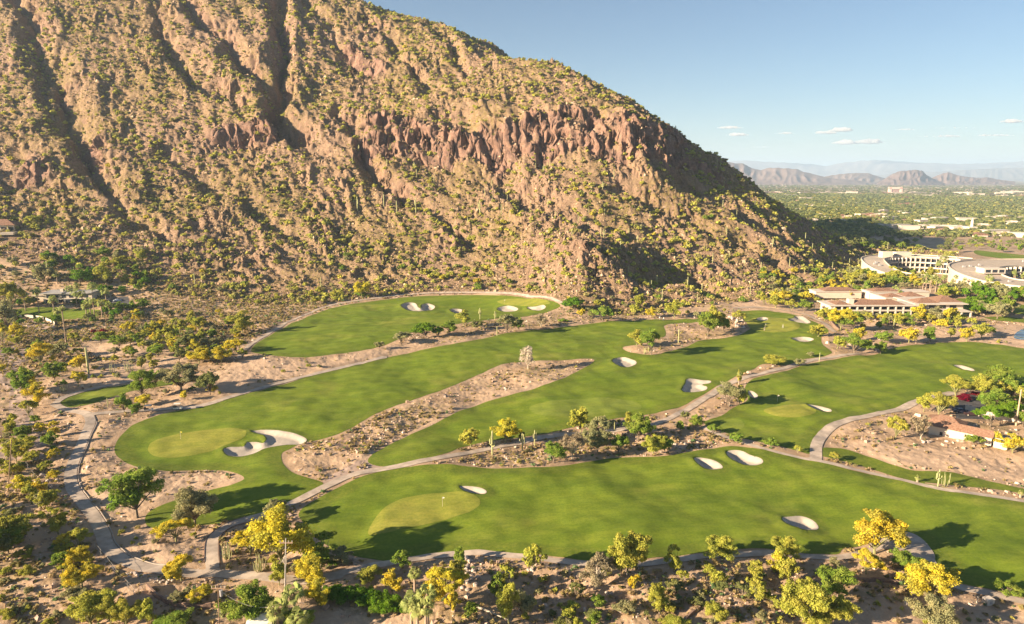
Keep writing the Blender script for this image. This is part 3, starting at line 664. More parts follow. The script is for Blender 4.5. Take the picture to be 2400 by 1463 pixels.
# ------------------------------------------------------------------ foliage
def leaf_cloud(lobes, n, size, seed, jitter=.55, hollow=.5, droop=0.0, stretch=1.0):
    g = np.random.default_rng(seed); C_, Rr, T_ = [], [], []
    vol = np.array([l[3] ** 2 for l in lobes]); cnt = np.maximum((vol / vol.sum() * n).astype(int), 3)
    VV, rr_ = [], []
    for (cx, cy, cz, r), c in zip(lobes, cnt):
        d = g.normal(size=(c, 3)); d /= np.linalg.norm(d, axis=1)[:, None]
        d[:, 2] = np.where(g.random(c) < .35, np.abs(d[:, 2]), d[:, 2])
        rad = r * (hollow + (1.12 - hollow) * g.random(c) ** .7) * np.where(g.random(c) < .12, 1.35, 1)
        p_ = np.array([cx, cy, cz]) + d * rad[:, None] * np.array([1, 1, .8]); p_[:, 2] -= droop * g.random(c) * r
        nrm = d * .75 + g.normal(size=(c, 3)) * jitter + np.array([0, 0, .15]); nrm /= np.linalg.norm(nrm, axis=1)[:, None]
        h = g.normal(size=(c, 3)); t1 = np.cross(nrm, h); t1 /= np.linalg.norm(t1, axis=1)[:, None]; t2 = np.cross(nrm, t1)
        s_ = size * (.55 + .9 * g.random(c))[:, None]; q = .6 + .5 * g.random((c, 1))
        VV.append(np.stack([p_ - t1 * s_ - t2 * s_ * q, p_ + t1 * s_ * .8 - t2 * s_ * q * .5, p_ + t1 * s_ + t2 * s_ * q, p_ - t1 * s_ * .7 + t2 * s_ * q * .8], 1))
        rr_.append(np.clip(g.random() * .45 + g.random(c) * .55, 0, 1))
    V_ = np.concatenate(VV).reshape(-1, 3); n_ = len(V_) // 4
    return V_, np.arange(n_ * 4).reshape(n_, 4), np.concatenate(rr_)
def lobes_for(style, seed):
    L = _lobes(style, seed)
    if style in ('small',): return L
    g = random.Random(seed + 99); out = []
    for (x_, y_, z_, r_) in L:
        out.append((x_, y_, z_, r_ * .82))
        for k in range(2):
            a_, e_ = g.random() * 6.28, g.uniform(-.5, 1.2); q = r_ * g.uniform(.7, 1.25)
            out.append((x_ + q * math.cos(a_) * math.cos(e_), y_ + q * math.sin(a_) * math.cos(e_), z_ + q * .7 * math.sin(e_), r_ * g.uniform(.28, .55)))
    return out
def _lobes(style, seed):
    g = random.Random(seed); L = []
    if style == 'round':
        for k in range(17):
            a_ = g.random() * 6.28; rd = .36 * math.sqrt(g.random()); r = g.uniform(.10, .175); z = .38 + g.random() * (.52 - rd * .65)
            L.append((rd * math.cos(a_), rd * math.sin(a_), z, r))
    elif style == 'open':
        for k in range(22):
            a_ = g.random() * 6.28; rd = .04 + .34 * g.random(); r = g.uniform(.10, .16); z = .36 + g.random() * (.62 - rd * .7)
            L.append((rd * math.cos(a_), rd * math.sin(a_), z, r))
        L.append((0, 0, .82, .12))
    elif style == 'umbrella':
        for k in range(18):
            a_ = g.random() * 6.28; rd = .42 * math.sqrt(g.random()); r = g.uniform(.09, .14); z = .80 - rd * rd * 1.5 + g.uniform(-.08, .05)
            L.append((rd * math.cos(a_), rd * math.sin(a_), z, r))
    elif style == 'tall':
        for k in range(16):
            z = .25 + .7 * k / 15; rd = .22 * math.sin(3.14 * min(1, .25 + .75 * (1 - (z - .25) / .75))) * g.random() + .06; a_ = g.random() * 6.28
            L.append((rd * 1.6 * math.cos(a_), rd * 1.6 * math.sin(a_), z * .93, g.uniform(.11, .18) * (1.15 - .5 * z)))
    elif style == 'bush':
        for k in range(13):
            a_ = g.random() * 6.28; rd = .34 * math.sqrt(g.random()); r = g.uniform(.13, .21); z = .14 + g.random() * (.55 - rd)
            L.append((rd * math.cos(a_), rd * math.sin(a_), z + .08, r))
    elif style == 'small':
        for k in range(6):
            a_ = g.random() * 6.28; rd = .28 * math.sqrt(g.random()); r = g.uniform(.18, .28); z = .25 + g.random() * .35
            L.append((rd * math.cos(a_), rd * math.sin(a_), z, r))
    return L
BARK = simple('bark', (.20, .155, .11), .25, 6); BARKG = simple('palo_verde_bark', (.26, .25, .11), .2, 6); PALE = simple('pale_bark', (.46, .40, .31), .2, 6)
def trunk_mesh(lobes, seed, mat, th=.022, twigs=0, name='trunk'):
    g = random.Random(seed + 5); m = MB(); fork = (g.uniform(-.02, .02), g.uniform(-.02, .02), g.uniform(.12, .2))
    m.tube([(0, 0, -.04), (fork[0] * .5, fork[1] * .5, fork[2] * .5), fork], [th * 1.25, th, th * .9], 6)
    for (x, y, z, r) in lobes[::3] if not twigs else lobes[::2]:
        mid = (fork[0] + (x - fork[0]) * .45 + g.uniform(-.03, .03), fork[1] + (y - fork[1]) * .45 + g.uniform(-.03, .03), fork[2] + (z - fork[2]) * .55)
        m.tube([fork, mid, (x, y, z)], [th * .62, th * .38, th * .15], 4, False)
        for t in range(twigs):
            a_, e_ = g.random() * 6.28, g.uniform(-.1, 1.2); q = r * g.uniform(.8, 1.35)
            m.tube([(x * .9 + mid[0] * .1, y * .9 + mid[1] * .1, z * .9 + mid[2] * .1), (x + q * math.cos(a_) * math.cos(e_), y + q * math.sin(a_) * math.cos(e_), z + q * math.sin(e_))], [th * .17, th * .07], 3, False)
    me = bpy.data.meshes.new(name); me.from_pydata(m.v, [], m.f); me.materials.append(mat); me.update(); return me
LEAF = {
 'Y':  leafmat('yellow_blossom', (.70, .55, .05), (.50, .45, .075)),
 'YG': leafmat('yellow_green_leaves', (.40, .41, .07), (.50, .455, .085)),
 'G':  leafmat('green_leaves', (.21, .31, .045), (.31, .36, .065)),
 'OL': leafmat('grey_green_leaves', (.31, .31, .15), (.40, .36, .17)),
 'DG': leafmat('deep_green_leaves', (.13, .25, .020), (.20, .31, .030)),
 'BR': leafmat('dry_twigs', (.36, .29, .18), (.42, .35, .22)),
 'PW': leafmat('pale_dead_twigs', (.58, .48, .38), (.64, .55, .44)),
 'DK': leafmat('dusky_leaves', (.20, .22, .075), (.28, .28, .10)),
 'RED': leafmat('crimson_flowers', (.26, .012, .035), (.18, .012, .03)),
 'SCR': leafmat('scrub_leaves', (.30, .26, .10), (.38, .30, .13))}
DESC = {'Y': 'bright yellow palo verde', 'YG': 'yellow-green palo verde', 'G': 'green leafy mesquite', 'OL': 'grey-green mesquite', 'DG': 'dense deep green tree',
        'BR': 'brownish bare-twigged tree', 'PW': 'pale leafless tree', 'DK': 'dusky green desert tree', 'RED': 'crimson bougainvillea bush'}
TNAME = {'Y': 'palo_verde_tree', 'YG': 'palo_verde_tree', 'G': 'mesquite_tree', 'OL': 'mesquite_tree', 'DG': 'leafy_tree', 'BR': 'bare_tree', 'PW': 'bare_tree', 'DK': 'mesquite_tree', 'RED': 'bougainvillea_bush'}
TGROUP = {'Y': 'palo verde trees', 'YG': 'palo verde trees', 'G': 'mesquite trees', 'OL': 'mesquite trees', 'DG': 'dense leafy trees', 'BR': 'bare twiggy trees', 'PW': 'bare twiggy trees', 'DK': 'mesquite trees', 'RED': 'bougainvillea bushes'}
_mc = {}
def crown_mesh(style, seed, lod, kind):
    key = (style, seed, lod, kind in ('BR', 'PW'))
    if key not in _mc:
        L = lobes_for(style, seed); n, sz = {0: (13000, .0125), 1: (3400, .024), 2: (700, .050)}[lod]
        if kind in ('BR', 'PW'): n = int(n * .5)
        _mc[key] = (L, leaf_cloud(L, n, sz, seed * 7 + lod))
    k2 = key + (kind,)
    if k2 not in _mc:
        L, (v_, f_, r_) = _mc[key]; _mc[k2] = np_mesh('crown', v_, f_, [LEAF[kind]], False, fattr={'rnd': r_})
    return _mc[key][0], _mc[k2]
_tm = {}
def tree(kind, bx, by, top, w, style=None, label=None, P_=None, hm=None, wm=None, bush=False):
    P0 = V(bx, by) if P_ is None else np.asarray(P_, float); dep = depth_of(P0)
    h = height_for(P0, top) if hm is None else hm; wd = w * dep / F * (1.12 if by > 1150 else 1.0) if wm is None else wm
    h = max(h, .6); g = random.Random(int(bx * 7 + by * 13 + (0 if P_ is None else P0[0] * 31)))
    if style is None:
        style = {'Y': ['round', 'open', 'umbrella'], 'YG': ['open', 'round', 'umbrella'], 'G': ['round', 'open'], 'OL': ['umbrella', 'round'], 'DG': ['round'], 'BR': ['round'], 'PW': ['round'], 'DK': ['round', 'umbrella'], 'RED': ['bush']}[kind]
        style = g.choice(style)
        if bush or wd > 1.7 * h: style = 'bush'
        elif h > 2.3 * wd: style = 'tall'
    pxw = wd * F / dep * .4267; lod = 0 if pxw > 26 else 1 if pxw > 11 else 2
    seed = g.choice([1, 2, 3]) if lod < 2 else g.choice([1, 2])
    L, cm = crown_mesh(style, seed, lod, kind)
    tk = (style, seed, kind in ('Y', 'YG'), kind in ('BR', 'PW'), lod == 0)
    if tk not in _tm: _tm[tk] = trunk_mesh(L, seed, PALE if kind in ('BR', 'PW') else BARKG if kind in ('Y', 'YG') else BARK, .022, (7 if kind in ('BR', 'PW') else 0))
    isb = style == 'bush' and kind != 'RED'
    nm = 'desert_bush' if isb else TNAME[kind]
    o = empty(nm, (P0[0], P0[1], P0[2] - .06), g.random() * 6.28, (wd * .5 + wd * .5, wd, h))
    link('crown', cm, o); link('trunk', _tm[tk], o)
    if label: tag(o, label, 'tree', TGROUP[kind])
    else:
        size = 'small' if (h < 3.2) else 'tall' if h > 7 else 'middling'
        d = DESC[kind]
        if isb: d = {'Y': 'yellow flowering bush', 'YG': 'yellow-green bush', 'G': 'green leafy bush', 'OL': 'grey-green bush', 'DG': 'dense deep green bush', 'DK': 'dusky green bush', 'BR': 'brown twiggy bush'}[kind]; size = 'small' if h < 1.6 else 'large' if h > 3 else 'rounded'
        later(o, d if kind == 'RED' else f'{size} {d}', P0 + np.array([0, 0, h * .5]), 'bush' if (isb or kind == 'RED') else 'tree', 'desert bushes' if isb else TGROUP[kind])
    return o

T = """G 322 1214 1098 122 open|OL 458 1233 1142 110 open|Y 413 1269 1215 78 umbrella|Y 426 1362 1302 76 umbrella|Y 471 1413 1371 55|OL 430 1415 1378 48|
Y 662 1325 1190 152 round|Y 588 1300 1236 80 umbrella|OL 640 1238 1172 76|G 752 1330 1253 92 tall|OL 800 1325 1280 52|Y 735 1372 1306 90|Y 745 1420 1362 66|YG 655 1372 1316 46 open|G 583 1463 1362 112 round|
OL 540 1466 1415 52|G 700 1480 1425 72|YG 870 1372 1328 56|Y 920 1392 1338 52|G 945 1330 1293 44|G 1080 1325 1280 36|Y 1040 1402 1326 92|Y 1015 1420 1352 62|Y 1062 1440 1384 36|
YG 1068 1368 1312 52 open|G 1160 1400 1340 46 tall|YG 1179 1392 1326 46 tall|YG 1192 1463 1368 62 open|OL 1222 1445 1380 66|G 1104 1445 1410 36|YG 1252 1333 1272 54 open|YG 1340 1446 1415 52|
DK 1350 1400 1362 36|BR 1396 1382 1296 90 umbrella|YG 1470 1345 1237 98 round|G 1455 1350 1292 66 round|Y 1490 1340 1275 40|G 1400 1424 1392 38|OL 1471 1440 1411 46|G 1391 1460 1434 38|
Y 1489 1388 1345 36|YG 1533 1425 1364 56|YG 1552 1430 1395 42|YG 1580 1340 1280 48 tall|YG 1692 1316 1259 78 open|YG 1842 1312 1260 72 open|Y 1825 1350 1294 52|YG 1846 1370 1308 48|
YG 1775 1358 1316 52|YG 1685 1375 1332 40|DK 1694 1388 1362 32|YG 1598 1362 1334 30|DK 1583 1394 1362 46|DK 1741 1398 1370 44|YG 1772 1410 1350 52 tall|YG 1802 1412 1384 30|
YG 1675 1463 1407 60|DK 1633 1420 1398 32|YG 1888 1470 1362 112 round|YG 1948 1465 1385 92 round|G 1962 1402 1328 92 round|YG 1917 1480 1430 60|OL 1958 1330 1306 30|YG 1583 1472 1438 62|
Y 2050 1298 1200 118 open|Y 2100 1296 1232 52 round|Y 2030 1345 1286 62 umbrella|G 2126 1345 1293 74 round|Y 2182 1408 1308 124 round|OL 2180 1475 1386 98 round|G 2356 1402 1361 62 umbrella|
YG 112 1192 1148 50|YG 137 1252 1183 58 tall|YG 185 1290 1238 62|Y 154 1290 1246 44|Y 190 1326 1282 56|G 148 1325 1292 42|Y 193 1376 1316 76|OL 167 1400 1370 52|
YG 215 1466 1386 110 round|YG 262 1466 1400 60|YG 298 1470 1408 66|YG 345 1465 1404 48|G 406 1475 1428 92|
Y 95 856 799 68|OL 143 842 799 44|G 128 888 843 52|Y 190 866 826 46|Y 183 906 867 50 umbrella|G 60 928 862 60|Y 74 918 868 44|Y 90 952 898 64|YG 68 976 934 42|
G 332 936 864 70|G 366 905 862 42|OL 425 917 846 108 umbrella|DK 492 926 868 56|Y 499 922 900 30|Y 338 950 920 42|G 292 968 920 46|G 322 975 943 32|Y 433 938 914 24|
YG 38 1082 1028 54|Y 39 1117 1084 32|G 118 1047 1010 42|YG 31 990 968 24|
YG 27 740 655 62|OL 20 780 700 56|YG 77 527 502 42|YG 120 612 585 46|DG 187 670 626 78 round|OL 102 665 610 56|YG 246 672 612 44|Y 303 783 750 38|Y 42 792 754 42|Y 6 800 752 30|YG 173 802 776 30|
G 236 806 776 42|G 268 808 786 34|OL 294 802 780 30|YG 338 788 770 28|YG 390 803 763 52|YG 427 770 744 24|YG 470 776 738 42|YG 568 780 730 68|Y 552 826 792 48|Y 467 852 810 64|Y 519 850 812 62|
G 368 834 802 46|OL 348 818 793 42|YG 332 864 838 26|YG 361 864 842 24|DK 440 820 780 44|DK 420 850 815 40|Y 848 698 654 40 round|YG 738 715 695 28|
DG 997 792 754 60 round|DG 1027 790 764 34|OL 940 806 776 52|OL 890 818 798 24|G 1055 784 750 48|YG 1087 766 725 44|DK 1118 772 748 34|OL 1188 780 733 56 umbrella|G 1215 775 745 34|BR 1268 766 736 44 open|G 1320 755 742 26|
PW 1238 865 811 52 open|DG 1345 730 694 54 round|Y 1363 744 720 24|G 1412 755 714 54 umbrella|DK 1388 748 722 24|YG 1500 725 688 30|Y 1527 744 721 32|YG 1580 746 704 48|
G 1527 832 764 68 umbrella|YG 1492 812 774 46|G 1658 790 722 66 round|YG 1672 776 715 52 round|G 1695 778 740 36|YG 1731 756 726 38|
YG 1104 1048 996 58 round|Y 1184 1038 974 70 round|DK 1222 1036 1008 18|YG 1360 1015 956 56 open|G 1297 1084 1034 66|BR 1341 1076 1007 64 umbrella|OL 1410 1035 968 68|OL 1400 1062 998 62|G 1495 1035 960 72|YG 1470 1005 960 28|
G 1449 1064 1016 52|YG 1530 1066 1014 70 round|G 1556 1062 1020 38|G 1630 1005 968 38|G 1595 1012 986 24|DK 1605 982 962 22|OL 1380 1045 1000 46|G 1672 1018 992 30|G 1727 1039 1010 40|G 1805 1048 1024 38|YG 1869 1062 1042 20|YG 1954 1078 1058 26|
OL 1708 952 893 78 round|YG 1733 950 905 40|YG 1732 902 867 16|YG 1817 855 824 62|OL 1873 858 838 28|OL 1900 836 822 18|G 2003 828 780 72 round|YG 1962 818 785 48|G 2063 830 795 34|YG 2030 822 795 24|
YG 1917 790 761 44|Y 1970 774 716 62|G 1998 776 728 60 round|YG 1933 752 716 46|Y 2015 802 766 34|G 2073 804 772 48|Y 2130 804 762 52|G 2180 802 766 44|YG 2227 792 765 26|Y 2265 802 766 34|YG 2300 793 755 44|G 2318 786 762 26|
YG 2107 766 734 34|Y 2155 754 714 44|OL 2193 757 716 48|Y 2228 760 716 38|YG 2245 762 735 30|Y 1833 714 679 52|YG 1818 722 690 46|YG 1855 728 700 36|G 1885 735 700 40|
YG 2240 928 877 74|YG 2298 934 868 64|G 2340 904 848 74|YG 2200 975 916 74 round|YG 2165 965 920 42 open|YG 2098 1030 970 54 umbrella|BR 2157 1030 970 54|G 2372 928 885 52|G 2325 968 908 74|DG 2320 1000 948 66 umbrella|DG 2368 988 932 68|G 2396 1000 962 40|
G 2282 1044 1015 42|Y 2373 1062 1018 58|Y 2335 1046 1012 32|OL 2345 720 700 20|OL 2337 748 700 56 round|YG 2287 738 722 20|YG 2278 765 742 22|
RED 2262 938 920 46|RED 2288 929 914 28|RED 241 782 766 26|RED 219 782 768 14|RED 2328 912 900 24"""
NT_ = 0
for ent in T.replace('\n', '').split('|'):
    q = ent.split()
    if len(q) < 5: continue
    tree(q[0], float(q[1]), float(q[2]), float(q[3]), float(q[4]), q[5] if len(q) > 5 else None)
for k_, (bx_, by_, h_) in enumerate([(1965,748,4.6),(1990,752,5),(2012,749,4.2),(2034,753,5.2),(2058,750,4),(2080,754,4.8),(2100,751,3.6),(2128,753,4.6),(2148,756,5),(2172,752,4),(2198,754,5),(2218,752,4.4),(2240,756,5),(1945,742,4.6),(2120,680,6),(2150,676,6),(1985,690,5),(2005,686,5.5)]):
    tree(['YG', 'Y', 'G', 'YG', 'OL'][k_ % 5], bx_, by_, 0, 0, P_=V(bx_, by_), hm=h_, wm=h_ * 1.25)
# hedge of dense shrubs round the yard at the bottom
for i, (bx, by, top, w) in enumerate([(785,1402,1362,62),(815,1406,1362,60),(848,1410,1364,60),(872,1418,1368,60),(895,1430,1372,64),(918,1438,1384,56),(934,1432,1390,44)]):
    o = tree('DG', bx, by, top, w, 'bush')
    PENDING.pop(); o.name = 'hedge_shrub'; later(o, 'clipped bright green hedge shrub', V(bx, by), 'shrub', 'hedge shrubs round the yard')
# thickets: boxes in the photo with the number and kinds of tree put there
def thicket(x0, x1, y0, y1, n, kinds, h0, h1, seed, bush=False, ar=1.0, ok=None):
    g = random.Random(seed); k = 0; tries = 0; pts = []
    while k < n and tries < n * 30:
        tries += 1; bx, by = g.uniform(x0, x1), g.uniform(y0, y1)
        if ok and not ok(bx, by): continue
        if any(abs(bx - a_) < 9 and abs(by - b_) < 5 for a_, b_ in pts): continue
        P0 = V(bx, by)
        if grid_at(SHG, P0[0], P0[1]) > -1.2: continue
        h = g.uniform(h0, h1); pts.append((bx, by)); k += 1
        tree(g.choice(kinds), bx, by, 0, 0, P_=P0, hm=h, wm=h * g.uniform(.9, 1.35) * ar, bush=bush)
SHG = np.full((NR, NT), -1e9); SHG[S] = SHEET
thicket(1780, 2040, 640, 715, 84, ['YG', 'YG', 'Y', 'G', 'OL'], 3, 6, 1, ok=lambda a_, b_: not (1935 < a_ and b_ > 700))
thicket(1985, 2200, 652, 675, 36, ['YG', 'G', 'OL', 'YG', 'Y'], 6, 10, 2)
thicket(2200, 2420, 684, 702, 26, ['G', 'DG', 'YG', 'OL'], 5, 8, 22)
thicket(2262, 2420, 696, 738, 30, ['DG', 'DG', 'G', 'OL'], 6, 10, 3)
thicket(1930, 2250, 748, 772, 30, ['YG', 'G', 'Y', 'OL'], 3, 5.5, 4)
thicket(0, 345, 600, 665, 34, ['G', 'OL', 'G', 'YG', 'DG'], 4, 7.5, 5)
thicket(0, 345, 715, 765, 30, ['G', 'DG', 'DK', 'YG', 'G'], 3, 6.5, 25)
thicket(250, 570, 765, 850, 34, ['YG', 'Y', 'YG', 'G', 'OL'], 3, 5.5, 27)
thicket(0, 240, 790, 900, 16, ['YG', 'Y', 'G'], 2.5, 4.5, 28)
thicket(215, 345, 655, 725, 12, ['G', 'DG', 'YG'], 4, 7, 26)
thicket(300, 575, 735, 850, 60, ['OL', 'YG', 'YG', 'G', 'Y'], 2.6, 5.2, 6)
thicket(1960, 2420, 560, 592, 46, ['DK', 'G', 'DK'], 5, 9, 7)
thicket(0, 220, 1190, 1475, 52, ['OL', 'YG', 'YG', 'OL'], 1.1, 2.5, 8, bush=True)
thicket(1220, 1990, 1340, 1475, 44, ['OL', 'YG', 'DK', 'YG'], .9, 2.3, 9, bush=True)
thicket(2000, 2400, 1400, 1470, 8, ['OL', 'YG'], .6, 1.2, 19, bush=True)
thicket(-20, 130, 960, 1200, 34, ['G', 'YG', 'YG', 'Y', 'OL'], 2.0, 4.2, 10)
thicket(2200, 2420, 885, 985, 12, ['G', 'YG', 'DG'], 4, 6.5, 11)
thicket(640, 960, 1290, 1340, 12, ['OL', 'YG', 'G'], 1, 2.4, 12, bush=True)
thicket(-170, 30, 1180, 1330, 9, ['G', 'DK', 'YG'], 5, 8, 13)  # mostly unseen trees past the left edge, added to shade the slope
thicket(200, 480, 1230, 1330, 12, ['OL', 'YG', 'SCRB'][:2], .6, 1.3, 14, bush=True)
thicket(2240, 2420, 570, 660, 26, ['G', 'YG', 'OL'], 3, 6, 15, ok=lambda a_, b_: b_ < 583 or b_ > 672)
thicket(1330, 1760, 700, 745, 20, ['YG', 'OL', 'G'], 2, 4, 16)
thicket(560, 760, 845, 880, 8, ['OL', 'YG'], .8, 1.8, 17, bush=True)
thicket(20, 520, 770, 925, 50, ['OL', 'YG', 'G'], 1.1, 2.6, 18, bush=True)
thicket(1950, 2400, 770, 820, 14, ['OL', 'YG'], .8, 1.8, 20, bush=True)

# ------------------------------------------------------------------ palms
FR = leafmat('palm_fronds', (.32, .37, .11), (.42, .43, .15)); DRY = simple('dry_fronds', (.30, .21, .12), .3, 8); PTR = simple('palm_trunk', (.34, .25, .18), .25, 5)
def palm_meshes(seed, feather=False):
    g = random.Random(seed); Vv, Ff, Rn = [], [], []
    for k in range(26):
        a_ = g.random() * 6.28; el = g.uniform(-.75, 1.35); L = g.uniform(.36, .5); d = np.array([math.cos(a_) * math.cos(el), math.sin(a_) * math.cos(el), math.sin(el)])
        s_ = np.array([-math.sin(a_), math.cos(a_), 0]); u_ = np.cross(s_, d); base = np.array([0, 0, 1.0]) * 0 + d * .03; rn = g.random()
        if not feather:
            hub = base + d * L * .45; n = len(Vv); Vv += [base - s_ * .008, base + s_ * .008, hub + s_ * .012, hub - s_ * .012]; Ff.append((n, n + 1, n + 2, n + 3)); Rn.append(rn)
            for j in range(9):
                t = (j - 4) / 4 * 1.25; dd = d * math.cos(t) + s_ * math.sin(t); tip = hub + dd * L * .58 * (1 - .15 * abs(t)); tip[2] -= .10 * abs(g.random()) + .05 * (1 + abs(t))
                w_ = np.cross(dd, u_) * .024; mid = hub + dd * L * .3
                n = len(Vv); Vv += [hub, mid - w_, tip, mid + w_]; Ff.append((n, n + 1, n + 2, n + 3)); Rn.append(min(1, rn * .6 + g.random() * .4))
        else:
            for j in range(7):
                q0, q1 = j / 7, (j + 1) / 7; p0 = base + d * L * 1.2 * q0 - np.array([0, 0, .35 * q0 * q0]); p1 = base + d * L * 1.2 * q1 - np.array([0, 0, .35 * q1 * q1]); ww = .10 * math.sin(3.0 * min(1, q0 + .15))
                for sg in (-1, 1):
                    n = len(Vv); Vv += [p0, p1, p1 + s_ * ww * sg + d * .03 - np.array([0, 0, .04]), p0 + s_ * ww * sg - np.array([0, 0, .04])]; Ff.append((n, n + 1, n + 2, n + 3)); Rn.append(rn)
    return np_mesh('crown', np.array(Vv), np.array(Ff), [FR], False, fattr={'rnd': Rn})
PCR = [palm_meshes(s_) for s_ in (1, 2, 3)]; PCF = palm_meshes(9, True)
def mb_mesh(m, name, mat, smooth=False):
    me = bpy.data.meshes.new(name); me.from_pydata(m.v, [], m.f); me.materials.append(mat)
    if smooth: me.polygons.foreach_set('use_smooth', [True] * len(me.polygons))
    me.update(); return me
PTM = mb_mesh(MB().tube([(0,0,-.03),(.01,0,.08),(.0,.01,.5),(0,0,1)], [1.5,1.05,.9,.8], 8), 'trunk', PTR, True)
_sk = MB()
for k in range(26):
    a_ = k * .61; c_, s_ = math.cos(a_), math.sin(a_); _sk.add([(c_ * .05, s_ * .05, .04), (c_ * .16 - s_ * .05, s_ * .16 + c_ * .05, -.12 - .02 * (k % 3)), (c_ * .11, s_ * .11, -.34 - .03 * (k % 4)), (c_ * .16 + s_ * .05, s_ * .16 - c_ * .05, -.12)], [(0, 1, 2, 3)])
SKM = mb_mesh(_sk, 'dry_skirt', DRY)
def palm(bx, by, top, w, desc='fan palm', P_=None, hm=None, wm=None, feather=False):
    P0 = V(bx, by) if P_ is None else np.asarray(P_, float); dep = depth_of(P0); h = height_for(P0, top) if hm is None else hm; wd = w * dep / F if wm is None else wm
    th = max(h - wd * .42, .5); o = empty('feather_palm' if feather else 'fan_palm', (P0[0], P0[1], P0[2] - .05), random.random() * 6)
    t = link('trunk', PTM, o); t.scale = (.26, .26, th)
    c = link('crown', PCF if feather else random.choice(PCR), o, (0, 0, th)); c.scale = (wd * 1.05,) * 3
    if not feather: k_ = link('dry_skirt', SKM, o, (0, 0, th)); k_.scale = (wd * .9,) * 3
    size = 'very tall' if h > 11 else 'tall' if h > 7 else 'short'
    later(o, f'{size} {desc}', P0 + np.array([0, 0, h * .7]), 'palm', 'palms'); return o
for q in [(692,1463,1368,64),(652,1480,1405,60),(700,1490,1420,60),(973,1402,1326,36),(966,1500,1382,58),(1004,1500,1370,58),(980,1510,1398,56),(1000,1515,1400,50),
          (92,733,670,24),(129,748,692,26),(181,720,674,26),(155,803,714,18),(219,705,660,26),(126,712,690,22),(89,710,676,22),(195,720,680,24),(203,742,705,24),(138,760,718,24),(135,666,632,22),(181,690,662,22),
          (250,716,672,24),(213,740,694,24),(222,742,698,22),(240,745,700,22),(258,740,706,20),(60,728,680,22),(165,700,668,22),
          (2198,647,608,20),(2208,649,596,24),(2317,675,640,24),(2313,690,655,18)]: palm(*q)
g = random.Random(44)
for k in range(26): 
    bx, by = g.uniform(2160, 2278), g.uniform(672, 690); palm(bx, by, 0, 0, P_=V(bx, by), hm=g.uniform(6, 10), wm=g.uniform(3, 4))
for k in range(8):
    bx, by = g.uniform(2370, 2420), g.uniform(655, 668); palm(bx, by, 0, 0, P_=V(bx, by), hm=g.uniform(7, 10), wm=g.uniform(3, 4))
for k in range(14):
    bx, by = g.uniform(2030, 2112), g.uniform(688, 702); palm(bx, by, 0, 0, 'arching feather palm', P_=V(bx, by), hm=g.uniform(4.5, 6.5), wm=g.uniform(5, 6.5), feather=True)

# ------------------------------------------------------------------ saguaros and stem cacti
SG = simple('saguaro_skin', (.37, .36, .17), .22, 9)
def sag(arms, seed):
    g = random.Random(seed); m = MB(); m.tube([(0,0,-.02),(0,0,.1),(0,0,.5),(0,0,.93),(0,0,1)], [.028,.034,.036,.031,.008], 9); out = [mb_mesh(m, 'stem', SG, True)]
    for k in range(arms):
        a_ = g.random() * 6.28; z = g.uniform(.35, .6); r = g.uniform(.09, .13); t = g.uniform(z + .15, .92); c_, s_ = math.cos(a_), math.sin(a_)
        m = MB().tube([(0,0,z),(c_*r*.7,s_*r*.7,z+.005),(c_*r,s_*r,z+.05),(c_*r,s_*r,t-.04),(c_*r,s_*r,t)], [.017,.021,.023,.022,.006], 7); out.append(mb_mesh(m, 'arm', SG, True))
    return out
SAG = [sag(0, 1), sag(0, 2), sag(2, 3), sag(3, 4), sag(4, 5), sag(5, 6)]
def saguaro(P0, h, k, seen=True):
    o = empty('saguaro_cactus', (P0[0], P0[1], P0[2] - .1), random.random() * 6, (h, h, h))
    for i, me in enumerate(SAG[k]): link('stem' if i == 0 else 'arm', me, o)
    n = len(SAG[k]) - 1; size = 'tall' if h > 6.5 else 'short' if h < 4 else 'middling'
    later(o, f'{size} ' + ('single-stemmed saguaro' if n == 0 else 'saguaro with two arms' if n == 2 else 'many-armed saguaro'), np.array(P0) + [0, 0, h * .5], 'cactus', 'saguaro cacti')
for bx, by, top, k in [(1154,1067,1008,3),(1224,1057,1014,4),(1253,1045,1007,2),(1125,749,721,5),(1160,752,728,4),(1165,788,764,0),(1112,770,748,0),(2198,1141,1099,4),(208,877,812,0),(457,667,640,0),(730,718,697,0),
                    (2094,772,748,0),(1920,849,826,0),(1440,1010,985,0),(1520,828,808,0),(253,955,932,2),(1240,775,757,0),(1590,805,770,0),
                    (112,640,610,0),(838,495,460,2),(1125,505,470,4),(1175,503,478,0),(930,500,470,0),(975,500,462,2),(900,485,455,0)]:
    P0 = V(bx, by); saguaro(P0, height_for(P0, top), k)
# clumps of slender stems by the path
def organ(bx, by, top, w, n):
    P0 = V(bx, by); h = height_for(P0, top); wd = w * depth_of(P0) / F; g = random.Random(int(bx)); m = MB()
    for k in range(n):
        a_ = g.random() * 6.28; r = wd * .45 * math.sqrt(g.random()); hh = h * g.uniform(.55, 1); l = .15
        m.tube([(r * .5 * math.cos(a_), r * .5 * math.sin(a_), -.1), (r * math.cos(a_), r * math.sin(a_), hh * .3), (r * (1 + l) * math.cos(a_), r * (1 + l) * math.sin(a_), hh)], [.055, .07, .03], 6)
    o = m.build('organ_pipe_cactus', SG, None, True); o.location = (P0[0], P0[1], P0[2]); later(o, 'clump of slender upright cactus stems', P0, 'cactus', 'organ pipe cacti')
for q in [(534,1312,1272,24,16),(610,1340,1298,30,18),(150,918,898,18,12),(265,875,850,20,12),(302,872,842,18,12),(2215,1140,1108,24,9),(1512,830,812,14,9),(718,1330,1300,20,9)]: organ(*q)
for bx, by, top, w in [(2150,1130,1112,16),(2391,1166,1148,14),(1732,903,868,16)]:
    palm(bx, by, top, w, 'spiky-headed yucca')

